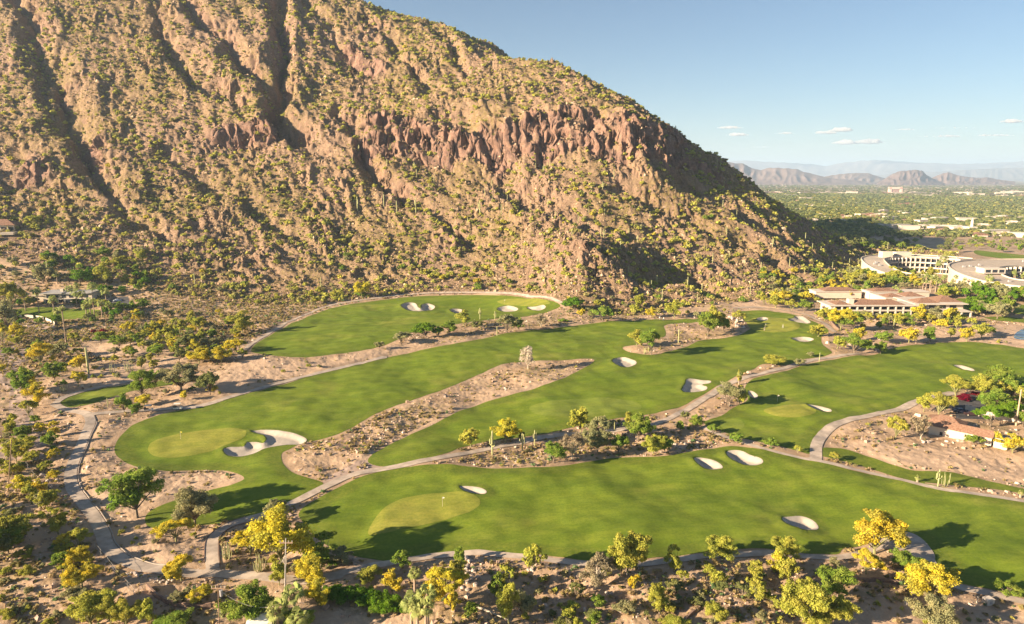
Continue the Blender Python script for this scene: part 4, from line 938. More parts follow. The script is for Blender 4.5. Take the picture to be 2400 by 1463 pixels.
# ------------------------------------------------------------------ hillside bushes and the stuff between
gr = np.random.default_rng(11)
def rand_ground(n, rmin, rmax, tmin, tmax):
    th = gr.uniform(R(tmin), R(tmax), n); r = np.sqrt(gr.uniform(rmin ** 2, rmax ** 2, n)); return r * np.sin(th), r * np.cos(th)
def field(G0): 
    G = np.zeros((NR, NT)); G[S] = G0; return G
MWG, CFG, SHGg = field(MW), field(CLIFF), SHG
HZ = HF
def visible(x, y, z):
    """the point is in the frame and no terrain rises in front of it"""
    th = np.arctan2(x, y); r = np.hypot(x, y); el = (z - CH) / r; ok = np.zeros(len(x), bool)
    j = np.clip(((th - TH0) / DT).astype(int), 0, NT - 1); ELC = np.maximum.accumulate((HF[:RF] - CH) / RR[:RF, None], axis=0)
    i = np.clip(np.searchsorted(RR, r) - 3, 0, RF - 1); ok = el > ELC[i, j] - .002
    px, py = project(np.stack([x, y, z], 1)); return ok & (px > -20) & (px < 2420) & (py > -20) & (py < 1480), px, py
x, y = rand_ground(44000, 330, 850, -42, 34)
mw = grid_at(MWG, x, y); cf = grid_at(CFG, x, y); dens = .42 + .85 * fbm(x, y, 45, 3, 301)
vis_slope = grid_at(SLP, x, y)
k = (mw > .02) & (gr.random(len(x)) < dens * (1 - .93 * np.clip(cf, 0, 1)) * np.clip(3.4 - vis_slope, .6, 1)) & (grid_at(SHG, x, y) < -2)
x, y = x[k], y[k]; z = grid_at(HF, x, y); r_ = gr.uniform(.6, 2.0, len(x)) * (.7 + .7 * gr.random(len(x)) ** 2); ok, px, py = visible(x, y, z + r_)
x, y, z, r_, px, py = [q[ok] for q in (x, y, z, r_, px, py)]
size = r_ / np.hypot(x, y); order = np.argsort(-size)
used_b = sum(1 for o in SC.objects if o.name.startswith('desert_bush'))
big = order[:max(0, 296 - used_b)]; rest = order[max(0, 296 - used_b):]
hk = ['YG', 'YG', 'YG', 'G', 'OL', 'Y']
BM = {}
for kd in set(hk):
    for sd_ in (1, 2, 3):
        L, me = crown_mesh('bush', sd_, 2, kd); BM[kd, sd_] = (me, trunk_mesh(L, sd_, BARK, .02))
for i in big:
    kd = random.choices(['YG', 'G', 'OL', 'Y'], [.62, .2, .13, .05])[0]; me, tr = BM[kd, random.randint(1, 3)]
    o = empty('desert_bush', (x[i], y[i], z[i] - .15), random.random() * 6.28, (r_[i] * 2.1, r_[i] * 2.1, r_[i] * 1.9)); link('crown', me, o); link('stem', tr, o)
    d = {'YG': 'yellow-green', 'G': 'green', 'OL': 'grey-green', 'Y': 'yellow flowering'}[kd]
    later(o, f"{'large' if r_[i] > 1.9 else 'rounded'} {d} hillside bush", np.array([x[i], y[i], z[i] + r_[i]]), 'bush', 'bushes on the mountainside')
def bulk(name, tv, tf, X_, Y_, Z_, sx, sz, cols, mat, seed, label):
    """many copies of small templates merged into one object; cols: (n, 3)"""
    g = np.random.default_rng(seed); n = len(X_); nt_ = len(tv); pick = g.integers(0, nt_, n); an = g.random(n) * 6.28; VV, FF, CC = [], [], []; base = 0
    for t in range(nt_):
        m_ = np.nonzero(pick == t)[0]; v, f = tv[t], tf[t]
        if not len(m_): continue
        c_, s_ = np.cos(an[m_]), np.sin(an[m_])
        vx = (v[None, :, 0] * c_[:, None] - v[None, :, 1] * s_[:, None]) * sx[m_, None] + X_[m_, None]
        vy = (v[None, :, 0] * s_[:, None] + v[None, :, 1] * c_[:, None]) * sx[m_, None] + Y_[m_, None]
        vz = v[None, :, 2] * sz[m_, None] + Z_[m_, None]
        VV.append(np.stack([vx, vy, vz], -1).reshape(-1, 3)); FF.append((f[None] + (np.arange(len(m_)) * len(v))[:, None, None] + base).reshape(-1, 4)); base += len(m_) * len(v)
        cc = np.repeat(cols[m_], len(f), 0) * (.75 + .5 * g.random((len(m_) * len(f), 1))); CC.append(cc)
    me = np_mesh(name, np.concatenate(VV), np.concatenate(FF), [mat], False, vcol=('FACE', np.concatenate(CC)))
    return tag(link(name, me), label, None, None, 'stuff')
def tintmat(name, trans):
    m, nt, b = new_mat(name); a_ = attr(nt, 'tint').outputs['Color']; out = nt.nodes['Material Output']
    if not trans: nt.links.new(a_, b.inputs['Base Color']); return m
    nt.nodes.remove(b); d = nd(nt, 'ShaderNodeBsdfDiffuse'); t = nd(nt, 'ShaderNodeBsdfTranslucent'); mx = nd(nt, 'ShaderNodeMixShader'); mx.inputs[0].default_value = trans
    nt.links.new(a_, d.inputs['Color']); nt.links.new(a_, t.inputs['Color']); nt.links.new(d.outputs[0], mx.inputs[1]); nt.links.new(t.outputs[0], mx.inputs[2]); nt.links.new(mx.outputs[0], out.inputs['Surface']); return m
TL = tintmat('scrub_foliage', .40); TR = tintmat('loose_rock', 0)
def pal(n, table, w):
    i = gr.choice(len(table), n, p=np.array(w) / sum(w)); return np.array(table)[i]
PB = [(.56, .54, .12), (.48, .47, .12), (.43, .38, .15), (.62, .54, .09), (.33, .34, .10)]
tb = [leaf_cloud(lobes_for('bush', s_), 95, .115, 70 + s_)[:2] for s_ in (1, 2, 3, 4)]
bulk('hillside_bushes', [t[0] for t in tb], [t[1] for t in tb], x[rest], y[rest], z[rest] - .12, r_[rest] * 2.1, r_[rest] * 1.9, pal(len(rest), PB, [6, 3, 3, .5, 1.5]), TL, 5, 'yellow-green desert bushes scattered over the whole mountainside')
# low scrub on slopes
x, y = rand_ground(80000, 300, 850, -42, 34); mw = grid_at(MWG, x, y); cf = grid_at(CFG, x, y)
k = (mw > .01) & (gr.random(len(x)) < (.72 + .7 * fbm(x, y, 35, 3, 311)) * (1 - .9 * np.clip(cf, 0, 1))) & (grid_at(SHG, x, y) < -1); x, y = x[k], y[k]; z = grid_at(HF, x, y); ok, _, _ = visible(x, y, z + .6); x, y, z = x[ok], y[ok], z[ok]
ts = [leaf_cloud(lobes_for('small', s_), 16, .20, 90 + s_)[:2] for s_ in (1, 2, 3, 4)]
PS = [(.38, .29, .13), (.34, .275, .11), (.40, .30, .155), (.24, .21, .085)]
r_ = gr.uniform(.35, .95, len(x)); bulk('low_scrub', [t[0] for t in ts], [t[1] for t in ts], x, y, z - .05, r_ * 2, r_ * 1.5, pal(len(x), PS, [4, 3, 2, 2]), TL, 6, 'low olive and straw-coloured scrub between the bushes of the mountain')
print('scrub', len(x))
# low scrub on the open desert floor of the course
def floor_pts(n, rmin, rmax, gap, nz=22, bias=.45, seed=321):
    x, y = rand_ground(n, rmin, rmax, -40, 40); sh = grid_at(SHG, x, y); k = (sh < -gap) & (grid_at(MWG, x, y) < .3) & (gr.random(n) < bias + 1.1 * fbm(x, y, nz, 3, seed)); k &= (gr.random(n) > .88 * grid_at(BRG, x, y)); return x[k], y[k]
x1, y1 = floor_pts(24000, 90, 200, .5); x2, y2 = floor_pts(26000, 200, 460, .8); x3, y3 = rand_ground(15000, 300, 520, -42, -10); k3 = (grid_at(BRG, x3, y3) < .3) & (grid_at(SHG, x3, y3) < -1.5) & (grid_at(MWG, x3, y3) < .5); x3, y3 = x3[k3], y3[k3]
x, y = np.concatenate([x1, x2, x3]), np.concatenate([y1, y2, y3]); z = grid_at(HF, x, y)
r_ = gr.uniform(.16, .62, len(x)) * (.8 + .6 * gr.random(len(x)) ** 3); r_[len(x1) + len(x2):] *= 1.45; bulk('desert_floor_scrub', [t[0] for t in ts], [t[1] for t in ts], x, y, z - .04, r_ * 2, r_ * 1.6, pal(len(x), PS + [(.16, .24, .10), (.45, .40, .10)], [4, 3, 3, 2, 1.2, 1]), TL, 7, 'low tufts of scrub dotted over the sandy ground of the course')
print('floor', len(x))
# rocks
def rock_tmpl(seed):
    g = np.random.default_rng(seed); v = []; 
    V0 = np.array([(-1,-1,-1),(1,-1,-1),(1,1,-1),(-1,1,-1),(-1,-1,1),(1,-1,1),(1,1,1),(-1,1,1)], float) * .5
    V0 *= np.array([1, g.uniform(.6, 1), g.uniform(.5, .8)]); V0[4:] *= np.array([g.uniform(.45, .8), g.uniform(.45, .8), 1]); V0 += g.normal(size=V0.shape) * .09
    return V0, np.array([(0,3,2,1),(4,5,6,7),(0,1,5,4),(1,2,6,5),(2,3,7,6),(3,0,4,7)])
tr_ = [rock_tmpl(s_) for s_ in range(8)]
PR = [(.38, .27, .175), (.29, .195, .125), (.42, .31, .21), (.22, .145, .10)]
x, y = rand_ground(95000, 300, 850, -42, 34); mw = grid_at(MWG, x, y); cf = grid_at(CFG, x, y); rk = grid_at(field(rock), x, y)
k = (mw > .02) & (gr.random(len(x)) < .22 + .7 * rk - .45 * cf) & (grid_at(SHG, x, y) < -1); x, y = x[k], y[k]; z = grid_at(HF, x, y); ok, _, _ = visible(x, y, z + .8); x, y, z = x[ok], y[ok], z[ok]
r_ = gr.uniform(.3, .85, len(x)) * (1 + 1.3 * gr.random(len(x)) ** 7); bulk('mountain_rubble', [t[0] for t in tr_], [t[1] for t in tr_], x, y, z + r_ * .12, r_ * 1.5, r_ * 1.5, pal(len(x), PR, [4, 3, 2.5, 2]), TR, 8, 'loose brown and pinkish rocks strewn down the mountain')
print('rocks', len(x))
x1, y1 = floor_pts(26000, 90, 200, .4, 14, .25, 331); x2, y2 = floor_pts(22000, 200, 460, .6, 20, .35, 341); x, y = np.concatenate([x1, x2]), np.concatenate([y1, y2]); z = grid_at(HF, x, y)
r_ = gr.uniform(.10, .32, len(x)) * (1 + 2.2 * gr.random(len(x)) ** 7) * np.where(np.hypot(x, y) > 200, 1.35, 1); bulk('desert_floor_rubble', [t[0] for t in tr_], [t[1] for t in tr_], x, y, z + r_ * .1, r_ * 1.5, r_ * 1.5, pal(len(x), [(.46, .34, .26), (.36, .25, .18), (.56, .45, .36)], [4, 4, 1.2]), TR, 9, 'small loose stones scattered over the sandy ground of the course')

# individual boulders
def boulder_mesh(seed):
    import bmesh
    g = random.Random(seed); bm = bmesh.new(); bmesh.ops.create_icosphere(bm, subdivisions=2, radius=.5); sc = (1, g.uniform(.65, 1), g.uniform(.5, .8)); pl = [(Vector((g.gauss(0, 1), g.gauss(0, 1), g.gauss(0, 1))).normalized(), g.uniform(.28, .42)) for _ in range(9)]
    for v in bm.verts:
        for n_, d_ in pl:
            q = v.co.dot(n_)
            if q > d_: v.co -= n_ * (q - d_)
        v.co = Vector((v.co.x * sc[0], v.co.y * sc[1], v.co.z * sc[2])) * (1 + g.uniform(-.03, .03))
    me = bpy.data.meshes.new('boulder'); bm.to_mesh(me); bm.free(); me.materials.append(BO); return me
BO = simple('boulder_stone', (.48, .39, .32), .22, 2.2); BOM = [boulder_mesh(s_) for s_ in range(7)]
def boulders(x0, x1, y0, y1, n, a_, b_, seed, kind):
    g = random.Random(seed)
    for k in range(n):
        px, py = g.gauss((x0 + x1) / 2, (x1 - x0) / 4), g.gauss((y0 + y1) / 2, (y1 - y0) / 4); P0 = V(px, py); s_ = g.uniform(a_, b_)
        if grid_at(SHG, P0[0], P0[1]) > -.4: continue
        o = link('boulder', g.choice(BOM), None, (P0[0], P0[1], P0[2] + s_ * .12)); o.scale = (s_, s_ * g.uniform(.8, 1.1), s_ * g.uniform(.8, 1.2)); o.rotation_euler = (g.uniform(-.3, .3), g.uniform(-.3, .3), g.random() * 6)
        later(o, f"{'big' if s_ > (a_ + b_) / 2 else 'smaller'} {kind}", P0, 'boulder', 'boulders')
boulders(1075, 1122, 1312, 1382, 40, .5, 1.3, 1, 'pale tumbled boulder'); boulders(1078, 1090, 1308, 1318, 3, 1.5, 2.2, 2, 'grey boulder')
boulders(290, 350, 1338, 1352, 18, .5, 1.1, 3, 'pale bank stone'); boulders(345, 420, 1352, 1368, 20, .5, 1.1, 4, 'pale bank stone'); boulders(240, 275, 1305, 1330, 8, .5, 1.2, 5, 'pale bank stone')
boulders(1690, 1770, 738, 770, 46, 1.0, 2.6, 6, 'pinkish piled boulder'); boulders(1178, 1198, 908, 916, 5, .7, 1.3, 7, 'pale boulder')
boulders(70, 150, 1060, 1180, 14, .7, 1.7, 8, 'pale boulder'); boulders(1235, 1250, 1330, 1342, 3, .7, 1.3, 9, 'grey boulder'); boulders(1130, 1340, 1058, 1090, 16, .5, 1.0, 10, 'pale boulder')
boulders(2150, 2230, 1030, 1044, 6, .7, 1.4, 11, 'pale boulder'); boulders(1560, 1700, 1020, 1060, 16, .5, 1.1, 12, 'pale boulder'); boulders(680, 1060, 1000, 1110, 14, .5, 1.0, 13, 'pale boulder'); boulders(250, 262, 966, 974, 3, .8, 1.5, 14, 'grey boulder')
boulders(1350, 1480, 1380, 1440, 12, .4, 1.0, 15, 'pale boulder'); boulders(1440, 1560, 818, 828, 8, .5, 1.0, 16, 'pale boulder'); boulders(500, 700, 1240, 1280, 8, .4, .9, 17, 'pale boulder')
# saguaros over the mountainside
x, y = rand_ground(1500, 330, 760, -34, 31); mw = grid_at(MWG, x, y); z = grid_at(HF, x, y); h = gr.uniform(3.5, 7, len(x)); ok, px, py = visible(x, y, z + 3)
k = ok & (mw > .1) & ((gr.random(len(x)) < .06 + .5 * ss(700, 1600, px)) & (py > 300)) & (grid_at(CFG, x, y) < .5); idx = np.nonzero(k)[0][:130]
for i in idx: saguaro((x[i], y[i], z[i]), h[i], random.choices([0, 1, 2, 3, 4], [4, 4, 2, 1, 1])[0])
print('saguaros', len(idx))

# ------------------------------------------------------------------ buildings
WALL = simple('stucco', (.56, .47, .37), .06, .4); WALLW = simple('white_stucco', (.58, .50, .41), .05, .4); ROOFG = simple('gravel_roof', (.44, .36, .28), .12, .5)
ROOFW = simple('white_roof', (.56, .48, .39), .06, .3); DARK = simple('dark_glass', (.035, .04, .05), .2, 2, .25); WOOD = simple('pole_wood', (.30, .20, .13), .25, 3)
GREYC = simple('concrete_grey', (.36, .34, .33), .08, .6)  # plain grey for roofs, roof units and small fittings
def tile_mat():
    m, nt, b = new_mat('clay_tiles'); v = nd(nt, 'ShaderNodeTexCoord').outputs['Object']
    wv = nd(nt, 'ShaderNodeTexWave'); wv.inputs['Scale'].default_value = 1.6; wv.inputs['Distortion'].default_value = .6; nt.links.new(v, wv.inputs['Vector'])
    c = mixc(nt, ramp(nt, noise(nt, v, 2.2, 5, .7), .35, .68), (.26, .135, .085), (.38, .24, .165)); c = mixc(nt, wv.outputs['Fac'], c, mixc(nt, 1.0, c, (.62, .6, .6), 'MULTIPLY'))
    nt.links.new(c, b.inputs['Base Color']); bump(nt, b, wv.outputs['Fac'], .5, .08); return m
TILE = tile_mat()

def ring_pts(c, rx, ry, t0, t1, n): return [(c[0] + rx * math.cos(R(t0 + (t1 - t0) * k / n)), c[1] + ry * math.sin(R(t0 + (t1 - t0) * k / n))) for k in range(n + 1)]
def crescent(name, co, ro, ci, ri, t0, t1, h, label, bays, tb0, tb1, wins, storeys=3, hf=7.0):
    z0 = min(zat(*p) for p in ring_pts(co, ro[0], ro[1], t0, t1, 12)) - .5; o = empty(name, (co[0], co[1], z0)); n = 48; HT = [h + (hf - h) * float(ss(150, 205, t0 + (t1 - t0) * k / n)) for k in range(n + 1)]
    A = [(x - co[0], y - co[1]) for x, y in ring_pts(co, ro[0], ro[1], t0, t1, n)]; Bq = [(x - co[0], y - co[1]) for x, y in ring_pts(ci, ri[0], ri[1], t0, t1, n)]
    m = MB(); 
    for P_ in (A, Bq):
        for k in range(n): m.add([(*P_[k], 0), (*P_[k + 1], 0), (*P_[k + 1], HT[k + 1]), (*P_[k], HT[k])], [(0, 1, 2, 3)])
    for k in (0, n): m.add([(*A[k], 0), (*Bq[k], 0), (*Bq[k], HT[k]), (*A[k], HT[k])], [(0, 1, 2, 3)])
    m.build('wall', WALL, o)
    m = MB()
    for k in range(n): m.add([(*A[k], HT[k] - .1), (*A[k + 1], HT[k + 1] - .1), (*Bq[k + 1], HT[k + 1] - .1), (*Bq[k], HT[k] - .1)], [(0, 1, 2, 3)])
    m.build('roof', ROOFG, o)
    m = MB()
    for P_, e in ((A, 1.012), (Bq, .985)):
        for k in range(n):
            p, q = np.array(P_[k]), np.array(P_[k + 1]); p2, q2 = p * e, q * e; a1, a2 = HT[k], HT[k + 1]; m.add([(*p2, a1 - .5), (*q2, a2 - .5), (*q2, a2 + .6), (*p2, a1 + .6), (*p, a1 - .5), (*q, a2 - .5), (*q, a2 + .6), (*p, a1 + .6)], [(0,1,2,3),(7,6,5,4),(3,2,6,7),(0,4,5,1)])
    m.build('parapet', WALL, o)
    # balconies on the courtyard side, one mesh shared by all
    sh = h / storeys * .93; P_ = ring_pts(ci, ri[0], ri[1], tb0, tb1, bays); w = np.mean([math.dist(P_[k], P_[k + 1]) for k in range(bays)])
    bm_ = MB().box(-w / 2, 0, -.15, w / 2, 2.0, .15).box(-w / 2, 1.85, .15, w / 2, 2.0, 1.0).box(-w / 2 - .18, 0, .15, -w / 2 + .18, 2.3, sh + .1); bme = mb_mesh(bm_, 'balcony', WALLW)
    wme = mb_mesh(MB().box(-w * .42, .04, .2, w * .42, .12, sh - .5), 'window', DARK)
    for s_ in range(storeys):
        for k in range(bays):
            x = (P_[k][0] + P_[k + 1][0]) / 2 - co[0]; y = (P_[k][1] + P_[k + 1][1]) / 2 - co[1]; dx, dy = P_[k + 1][0] - P_[k][0], P_[k + 1][1] - P_[k][1]; nx, ny = ci[0] - co[0] - x, ci[1] - co[1] - y
            an = math.atan2(dy, dx); 
            if (-math.sin(an)) * nx + math.cos(an) * ny < 0: an += math.pi
            b_ = link('balcony', bme, o, (x, y, s_ * sh + .3)); b_.rotation_euler = (0, 0, an); link('window', wme, b_)
    # windows on the outside
    w2 = mb_mesh(MB().box(-1.6, -.06, 0, 1.6, .06, 1.7), 'window', DARK)
    for tt in wins:
        for s_ in range(max(1, int(hf / 3.6))):
            x, y = co[0] + ro[0] * math.cos(R(tt)), co[1] + ro[1] * math.sin(R(tt)); an = math.atan2(ro[1] * math.cos(R(tt)), -ro[0] * math.sin(R(tt)))
            q = link('window', w2, o, (x - co[0] + .02 * math.cos(R(tt)), y - co[1] + .05 * math.sin(R(tt)), 2.2 + s_ * sh)); q.rotation_euler = (0, 0, an); q.scale = (1, 1.6, 1)
    g = random.Random(len(name) + bays); um = mb_mesh(MB().box(-.8, -.6, 0, .8, .6, 1.1), 'roof_unit', GREYC)
    for k in range(12):
        i = g.randrange(2, n - 2); t = g.uniform(.3, .7); link('roof_unit', um, o, (A[i][0] * t + Bq[i][0] * (1 - t), A[i][1] * t + Bq[i][1] * (1 - t), HT[i] - .1))
    tag(o, label, 'hotel', None); return o
hA = crescent('crescent_hotel', (310, 495), (48, 54), (310, 496), (33, 38), 28, 236, 12.5, 'left crescent-shaped pale hotel wing with stair towers behind its gravel roof', 18, 35, 150, [190, 198, 206, 214, 222, 230])
m = MB().box(-22, 34, 12.3, -14, 40, 17).box(-8, 40, 12.3, 4, 47, 16); m.build('stair_tower', WALLW, hA)
hB = crescent('crescent_hotel', (374, 440), (80, 66), (368, 443), (48, 28), 40, 262, 13, 'right crescent-shaped hotel wing, the larger one, cut off by the photo edge', 20, 42, 168, [196, 203, 210, 217, 224, 231, 238, 245], hf=8.5)
m = MB().box(-66, 2, 11.3, -52, 10, 14.6); m.build('roof_pavilion', WALLW, hB); 
for k in range(3): MB().box(-65 + k * 4.4, 1.9, 12.0, -61.8 + k * 4.4, 2.02, 13.9).build('window', DARK, hB)

def lodge():
    z0 = zat(185, 345) - .3; o = empty('tiled_lodge', (165, 345, z0)); o.scale = (.90, .92, .74)
    def blk(x0, y0, x1, y1, h, mt=WALL): return MB().box(x0 - 162, y0 - 341, 0, x1 - 162, y1 - 341, h).build('wall', mt, o)
    def flat(x0, y0, x1, y1, h, mt=ROOFW): return MB().box(x0 - 162.4, y0 - 341.4, h, x1 - 161.6, y1 - 340.6, h + .5).build('flat_roof', mt, o)
    def hip(x0, y0, x1, y1, z, h): return MB().hip(x0 - 162, y0 - 341, x1 - 162, y1 - 341, z, h).build('tiled_roof', TILE, o)
    blk(162, 343, 211, 356, 7); flat(160, 340.6, 213, 356, 7.0); hip(176, 343, 204, 353, 7.7, 2.6); hip(165, 343.5, 173, 353, 7.7, 1.6); MB().box(11, 4, 7.5, 14, 7, 11).build('chimney', WALLW, o)
    blk(212, 346, 240, 364, 7.4); flat(211, 344, 241, 366, 7.4); hip(214, 347, 226, 356, 8.1, 2.6); hip(228, 350, 241, 363, 8.1, 3.4)
    blk(206, 366, 232, 384, 6.8); flat(206, 366, 233, 384, 6.8); hip(208, 368, 218, 377, 7.4, 2.2); hip(221, 371, 232, 381, 7.4, 2.6)
    blk(178, 398, 208, 408, 5.0); flat(178, 398, 208, 408, 5.0); blk(211, 394, 250, 404, 5.6); flat(211, 394, 250, 404, 5.6); hip(184, 399, 206, 408, 6.0, 2.0); hip(214, 395, 232, 404, 6.2, 2.0)
    pm = mb_mesh(MB().box(-.35, -.35, 0, .35, .35, 7), 'pillar', WALLW); wm_ = mb_mesh(MB().box(-1.9, -.05, 0, 1.9, .05, 2.3), 'window', DARK)
    MB().box(-1, -.2, 3.35, 50, 2.1, 3.7).box(-1, -.3, 3.7, 50, -.15, 4.5).build('balcony', WALLW, o)
    for k in range(12): link('pillar', pm, o, (1 + k * 4.4, 0, 0))
    for k in range(11):
        for s_ in (0.4, 3.9): link('window', wm_, o, (3.2 + k * 4.4, 1.93, s_))
    for k in range(4):
        for s_ in (.6, 4.1): link('window', wm_, o, (54 + k * 6, 4.93, s_))
    MB().box(50, -4, 3.6, 78, 5.2, 3.9).build('terrace_roof', ROOFW, o)
    for k in range(6): link('pillar', pm, o, (51 + k * 5.2, -3.4, 0)).scale = (1, 1, .52)
    tag(o, 'low two-storey lodge with red clay tile roofs and a colonnaded front', 'lodge'); return o
lodge()
def shed():
    a_ = V(2176, 1017); b_ = V(2322, 1047); L = math.dist(a_[:2], b_[:2]); an = math.atan2(b_[1] - a_[1], b_[0] - a_[0]); o = empty('tiled_shed', (a_[0], a_[1], min(a_[2], b_[2]) - .2), an)
    MB().box(0, 0, 0, L, 3.4, 2.9).build('wall', WALL, o)
    m = MB().add([(-.3, -.5, 2.8), (L + .3, -.5, 2.8), (L + .3, 1.7, 4.3), (-.3, 1.7, 4.3), (L + .3, 3.9, 2.8), (-.3, 3.9, 2.8)], [(0, 1, 2, 3), (3, 2, 4, 5), (0, 3, 5), (1, 4, 2), (0, 5, 4, 1)]); m.build('tiled_roof', TILE, o)
    MB().box(2.6, -.06, .5, 3.3, .02, 1.5).build('door', DARK, o); MB().box(6.6, -.12, 1.9, 7.0, .02, 2.3).build('wall_lamp', WALLW, o); MB().box(8.3, -.1, 1.7, 8.7, .02, 2.3).build('meter_box', DARK, o)
    m = MB().hip(-1.5, 3.9, 7, 9.6, 2.7, 1.7); m.build('tiled_roof', TILE, o); MB().box(-1.2, 4.3, 0, 6.6, 9.2, 2.6).build('wall', WALL, o)
    tag(o, 'long white-walled shed under a red clay tile roof by the sandy flat', 'shed')
    o2 = empty('carport', (b_[0], b_[1], b_[2] - .2), an); MB().box(.5, .4, 2.5, 9, 3.4, 2.7).build('roof', GREYC, o2)
    for q in ((.8, .7), (8.7, .7), (.8, 3.1), (8.7, 3.1)): MB().box(q[0] - .08, q[1] - .08, 0, q[0] + .08, q[1] + .08, 2.5).build('post', WALLW, o2)
    MB().box(.5, -.1, 0, 3.5, .1, 1.8).build('wall', WALL, o2); tag(o2, 'grey flat-roofed carport joined to the end of the tiled shed', 'carport')
    c_ = V(2300, 985); m = MB()
    p = [V(2262, 962), V(2300, 975), V(2345, 985), V(2400, 992)]
    for k in range(3):
        d = np.array(p[k + 1]) - np.array(p[k]); n_ = np.array([-d[1], d[0], 0]); n_ = n_ / np.linalg.norm(n_) * .12; a2, b2 = np.array(p[k]), np.array(p[k + 1]); m.add([a2 - n_, b2 - n_, b2 + n_, a2 + n_, a2 - n_ + [0, 0, 1.9], b2 - n_ + [0, 0, 1.9], b2 + n_ + [0, 0, 1.9], a2 + n_ + [0, 0, 1.9]], [(4,5,6,7),(0,1,5,4),(2,3,7,6),(1,2,6,5),(3,0,4,7)])
    tag(m.build('boundary_wall', WALLW), 'white rendered yard wall behind the tiled shed under the trees', 'wall')
shed()
def flat_house():
    a_ = V(100, 712); b_ = V(215, 712); L = math.dist(a_[:2], b_[:2]); o = empty('flat_roofed_house', (a_[0], a_[1] + 1, min(a_[2], b_[2]) - .3), math.atan2(b_[1] - a_[1], b_[0] - a_[0]))
    MB().box(0, 0, 0, L, 10, 6.2).build('wall', WALL, o); MB().box(-.6, -1.6, 6.2, L * .42, 10.5, 6.8).box(L * .5, -1.2, 6.2, L + .5, 10.5, 6.75).build('flat_roof', GREYC, o); MB().box(L * .3, 3, 6.7, L * .36, 5, 8.3).build('chimney', WALL, o)
    MB().box(-7, 2, 0, -.02, 8, 4.6).build('wall', WALL, o); MB().hip(-7, 2, 0, 8, 4.7, 1.2).build('roof', ROOFG, o)
    for k in range(7): MB().box(1.2 + k * L / 7.4, -.06, .6, 3.6 + k * L / 7.4, .02, 2.6).build('window', DARK, o)
    for k in range(6): MB().box(2 + k * L / 6.6, -.06, 3.7, 4.4 + k * L / 6.6, .02, 5.3).build('window', DARK, o)
    MB().box(L * .45, -2.0, 3.0, L * .8, -.02, 3.2).build('balcony', GREYC, o)
    tag(o, 'long two-storey house with a pale flat roof shaded by fan palms', 'house')
flat_house()
def red_house():
    a_ = V(-60, 545); b_ = V(34, 543); L = math.dist(a_[:2], b_[:2]); o = empty('red_roofed_house', (a_[0], a_[1], min(a_[2], b_[2]) - 1.5), math.atan2(b_[1] - a_[1], b_[0] - a_[0]))
    MB().box(0, 0, 0, L, 12, 6).build('wall', WALL, o); MB().hip(0, 0, L, 12, 6.1, 3.6, .9).build('tiled_roof', TILE, o); MB().box(-2, -7, 0, L + 2, -.02, 1.6).build('terrace', WALL, o)
    for k in range(5): MB().box(3 + k * L / 5.5, -.06, 2.2, 6 + k * L / 5.5, .02, 4.6).build('window', DARK, o)
    tag(o, 'hillside house with a red tiled roof cut off by the left edge', 'house')
red_house()

def wall_line(name, pts, h, w, mat, label, cat, post=None, gaps=False):
    P_ = [np.array(V(*p)) for p in pts]; L = smooth_open(np.array(P_), 4); m = MB()
    for k in range(len(L) - 1):
        if gaps and k % 4 == 3: continue
        a2, b2 = L[k].copy(), L[k + 1].copy(); a2[2] = zat(a2[0], a2[1]); b2[2] = zat(b2[0], b2[1]); d = b2 - a2; n_ = np.array([-d[1], d[0], 0]); n_ = n_ / max(np.linalg.norm(n_), 1e-6) * w / 2
        dz = np.array([0, 0, .3]); hz = np.array([0, 0, h]); m.add([a2 - n_ - dz, b2 - n_ - dz, b2 + n_ - dz, a2 + n_ - dz, a2 - n_ + hz, b2 - n_ + hz, b2 + n_ + hz, a2 + n_ + hz], [(4,5,6,7),(0,1,5,4),(2,3,7,6),(1,2,6,5),(3,0,4,7)])
    return tag(m.build(name, mat), label, cat)
BRW = simple('brown_block', (.24, .16, .12), .2, 2); KERB = simple('kerb_concrete', (.42, .35, .29), .1, 2)
wall_line('garden_wall', [(33,748),(58,744),(85,746),(108,751),(126,759),(128,768),(118,775)], 1.5, .3, WALLW, 'curved low garden wall of pale rendered panels below the palms', 'wall', gaps=True)
wall_line('retaining_wall', [(345,1378),(362,1396),(385,1412),(425,1424),(470,1427),(495,1424)], .9, .3, BRW, 'dark curved retaining wall in the bottom left desert', 'wall')
wall_line('retaining_wall', [(2008,1361),(2050,1362),(2085,1366),(2112,1369)], .7, .3, BRW, 'short dark edging wall left of the brightest yellow tree', 'wall')
wall_line('retaining_wall', [(1590,1475),(1612,1450),(1628,1436),(1640,1428)], .6, .3, BRW, 'dark slanting edging wall at the bottom among yellow-green trees', 'wall')
wall_line('retaining_wall', [(1928,742),(1945,752),(1955,764),(1966,775)], .9, .5, BRW, 'dark low wall along the edge of the upper right green', 'wall')
def edge_strip(name, L, off, h, w, mat, label, cat):
    L = np.asarray(L); T_ = np.gradient(L, axis=0); T_ /= np.linalg.norm(T_, axis=1)[:, None]; N_ = np.stack([-T_[:, 1], T_[:, 0]], 1); m = MB(); A_ = L + N_ * (off - w / 2); B_ = L + N_ * (off + w / 2)
    for k in range(len(L) - 1):
        za, zb = zat(*(L[k] + N_[k] * off)), zat(*(L[k + 1] + N_[k + 1] * off)); m.add([(*A_[k], za - .3), (*A_[k + 1], zb - .3), (*B_[k + 1], zb - .3), (*B_[k], za - .3), (*A_[k], za + h), (*A_[k + 1], zb + h), (*B_[k + 1], zb + h), (*B_[k], za + h)], [(4,5,6,7),(0,1,5,4),(2,3,7,6)])
    return tag(m.build(name, mat), label, cat)
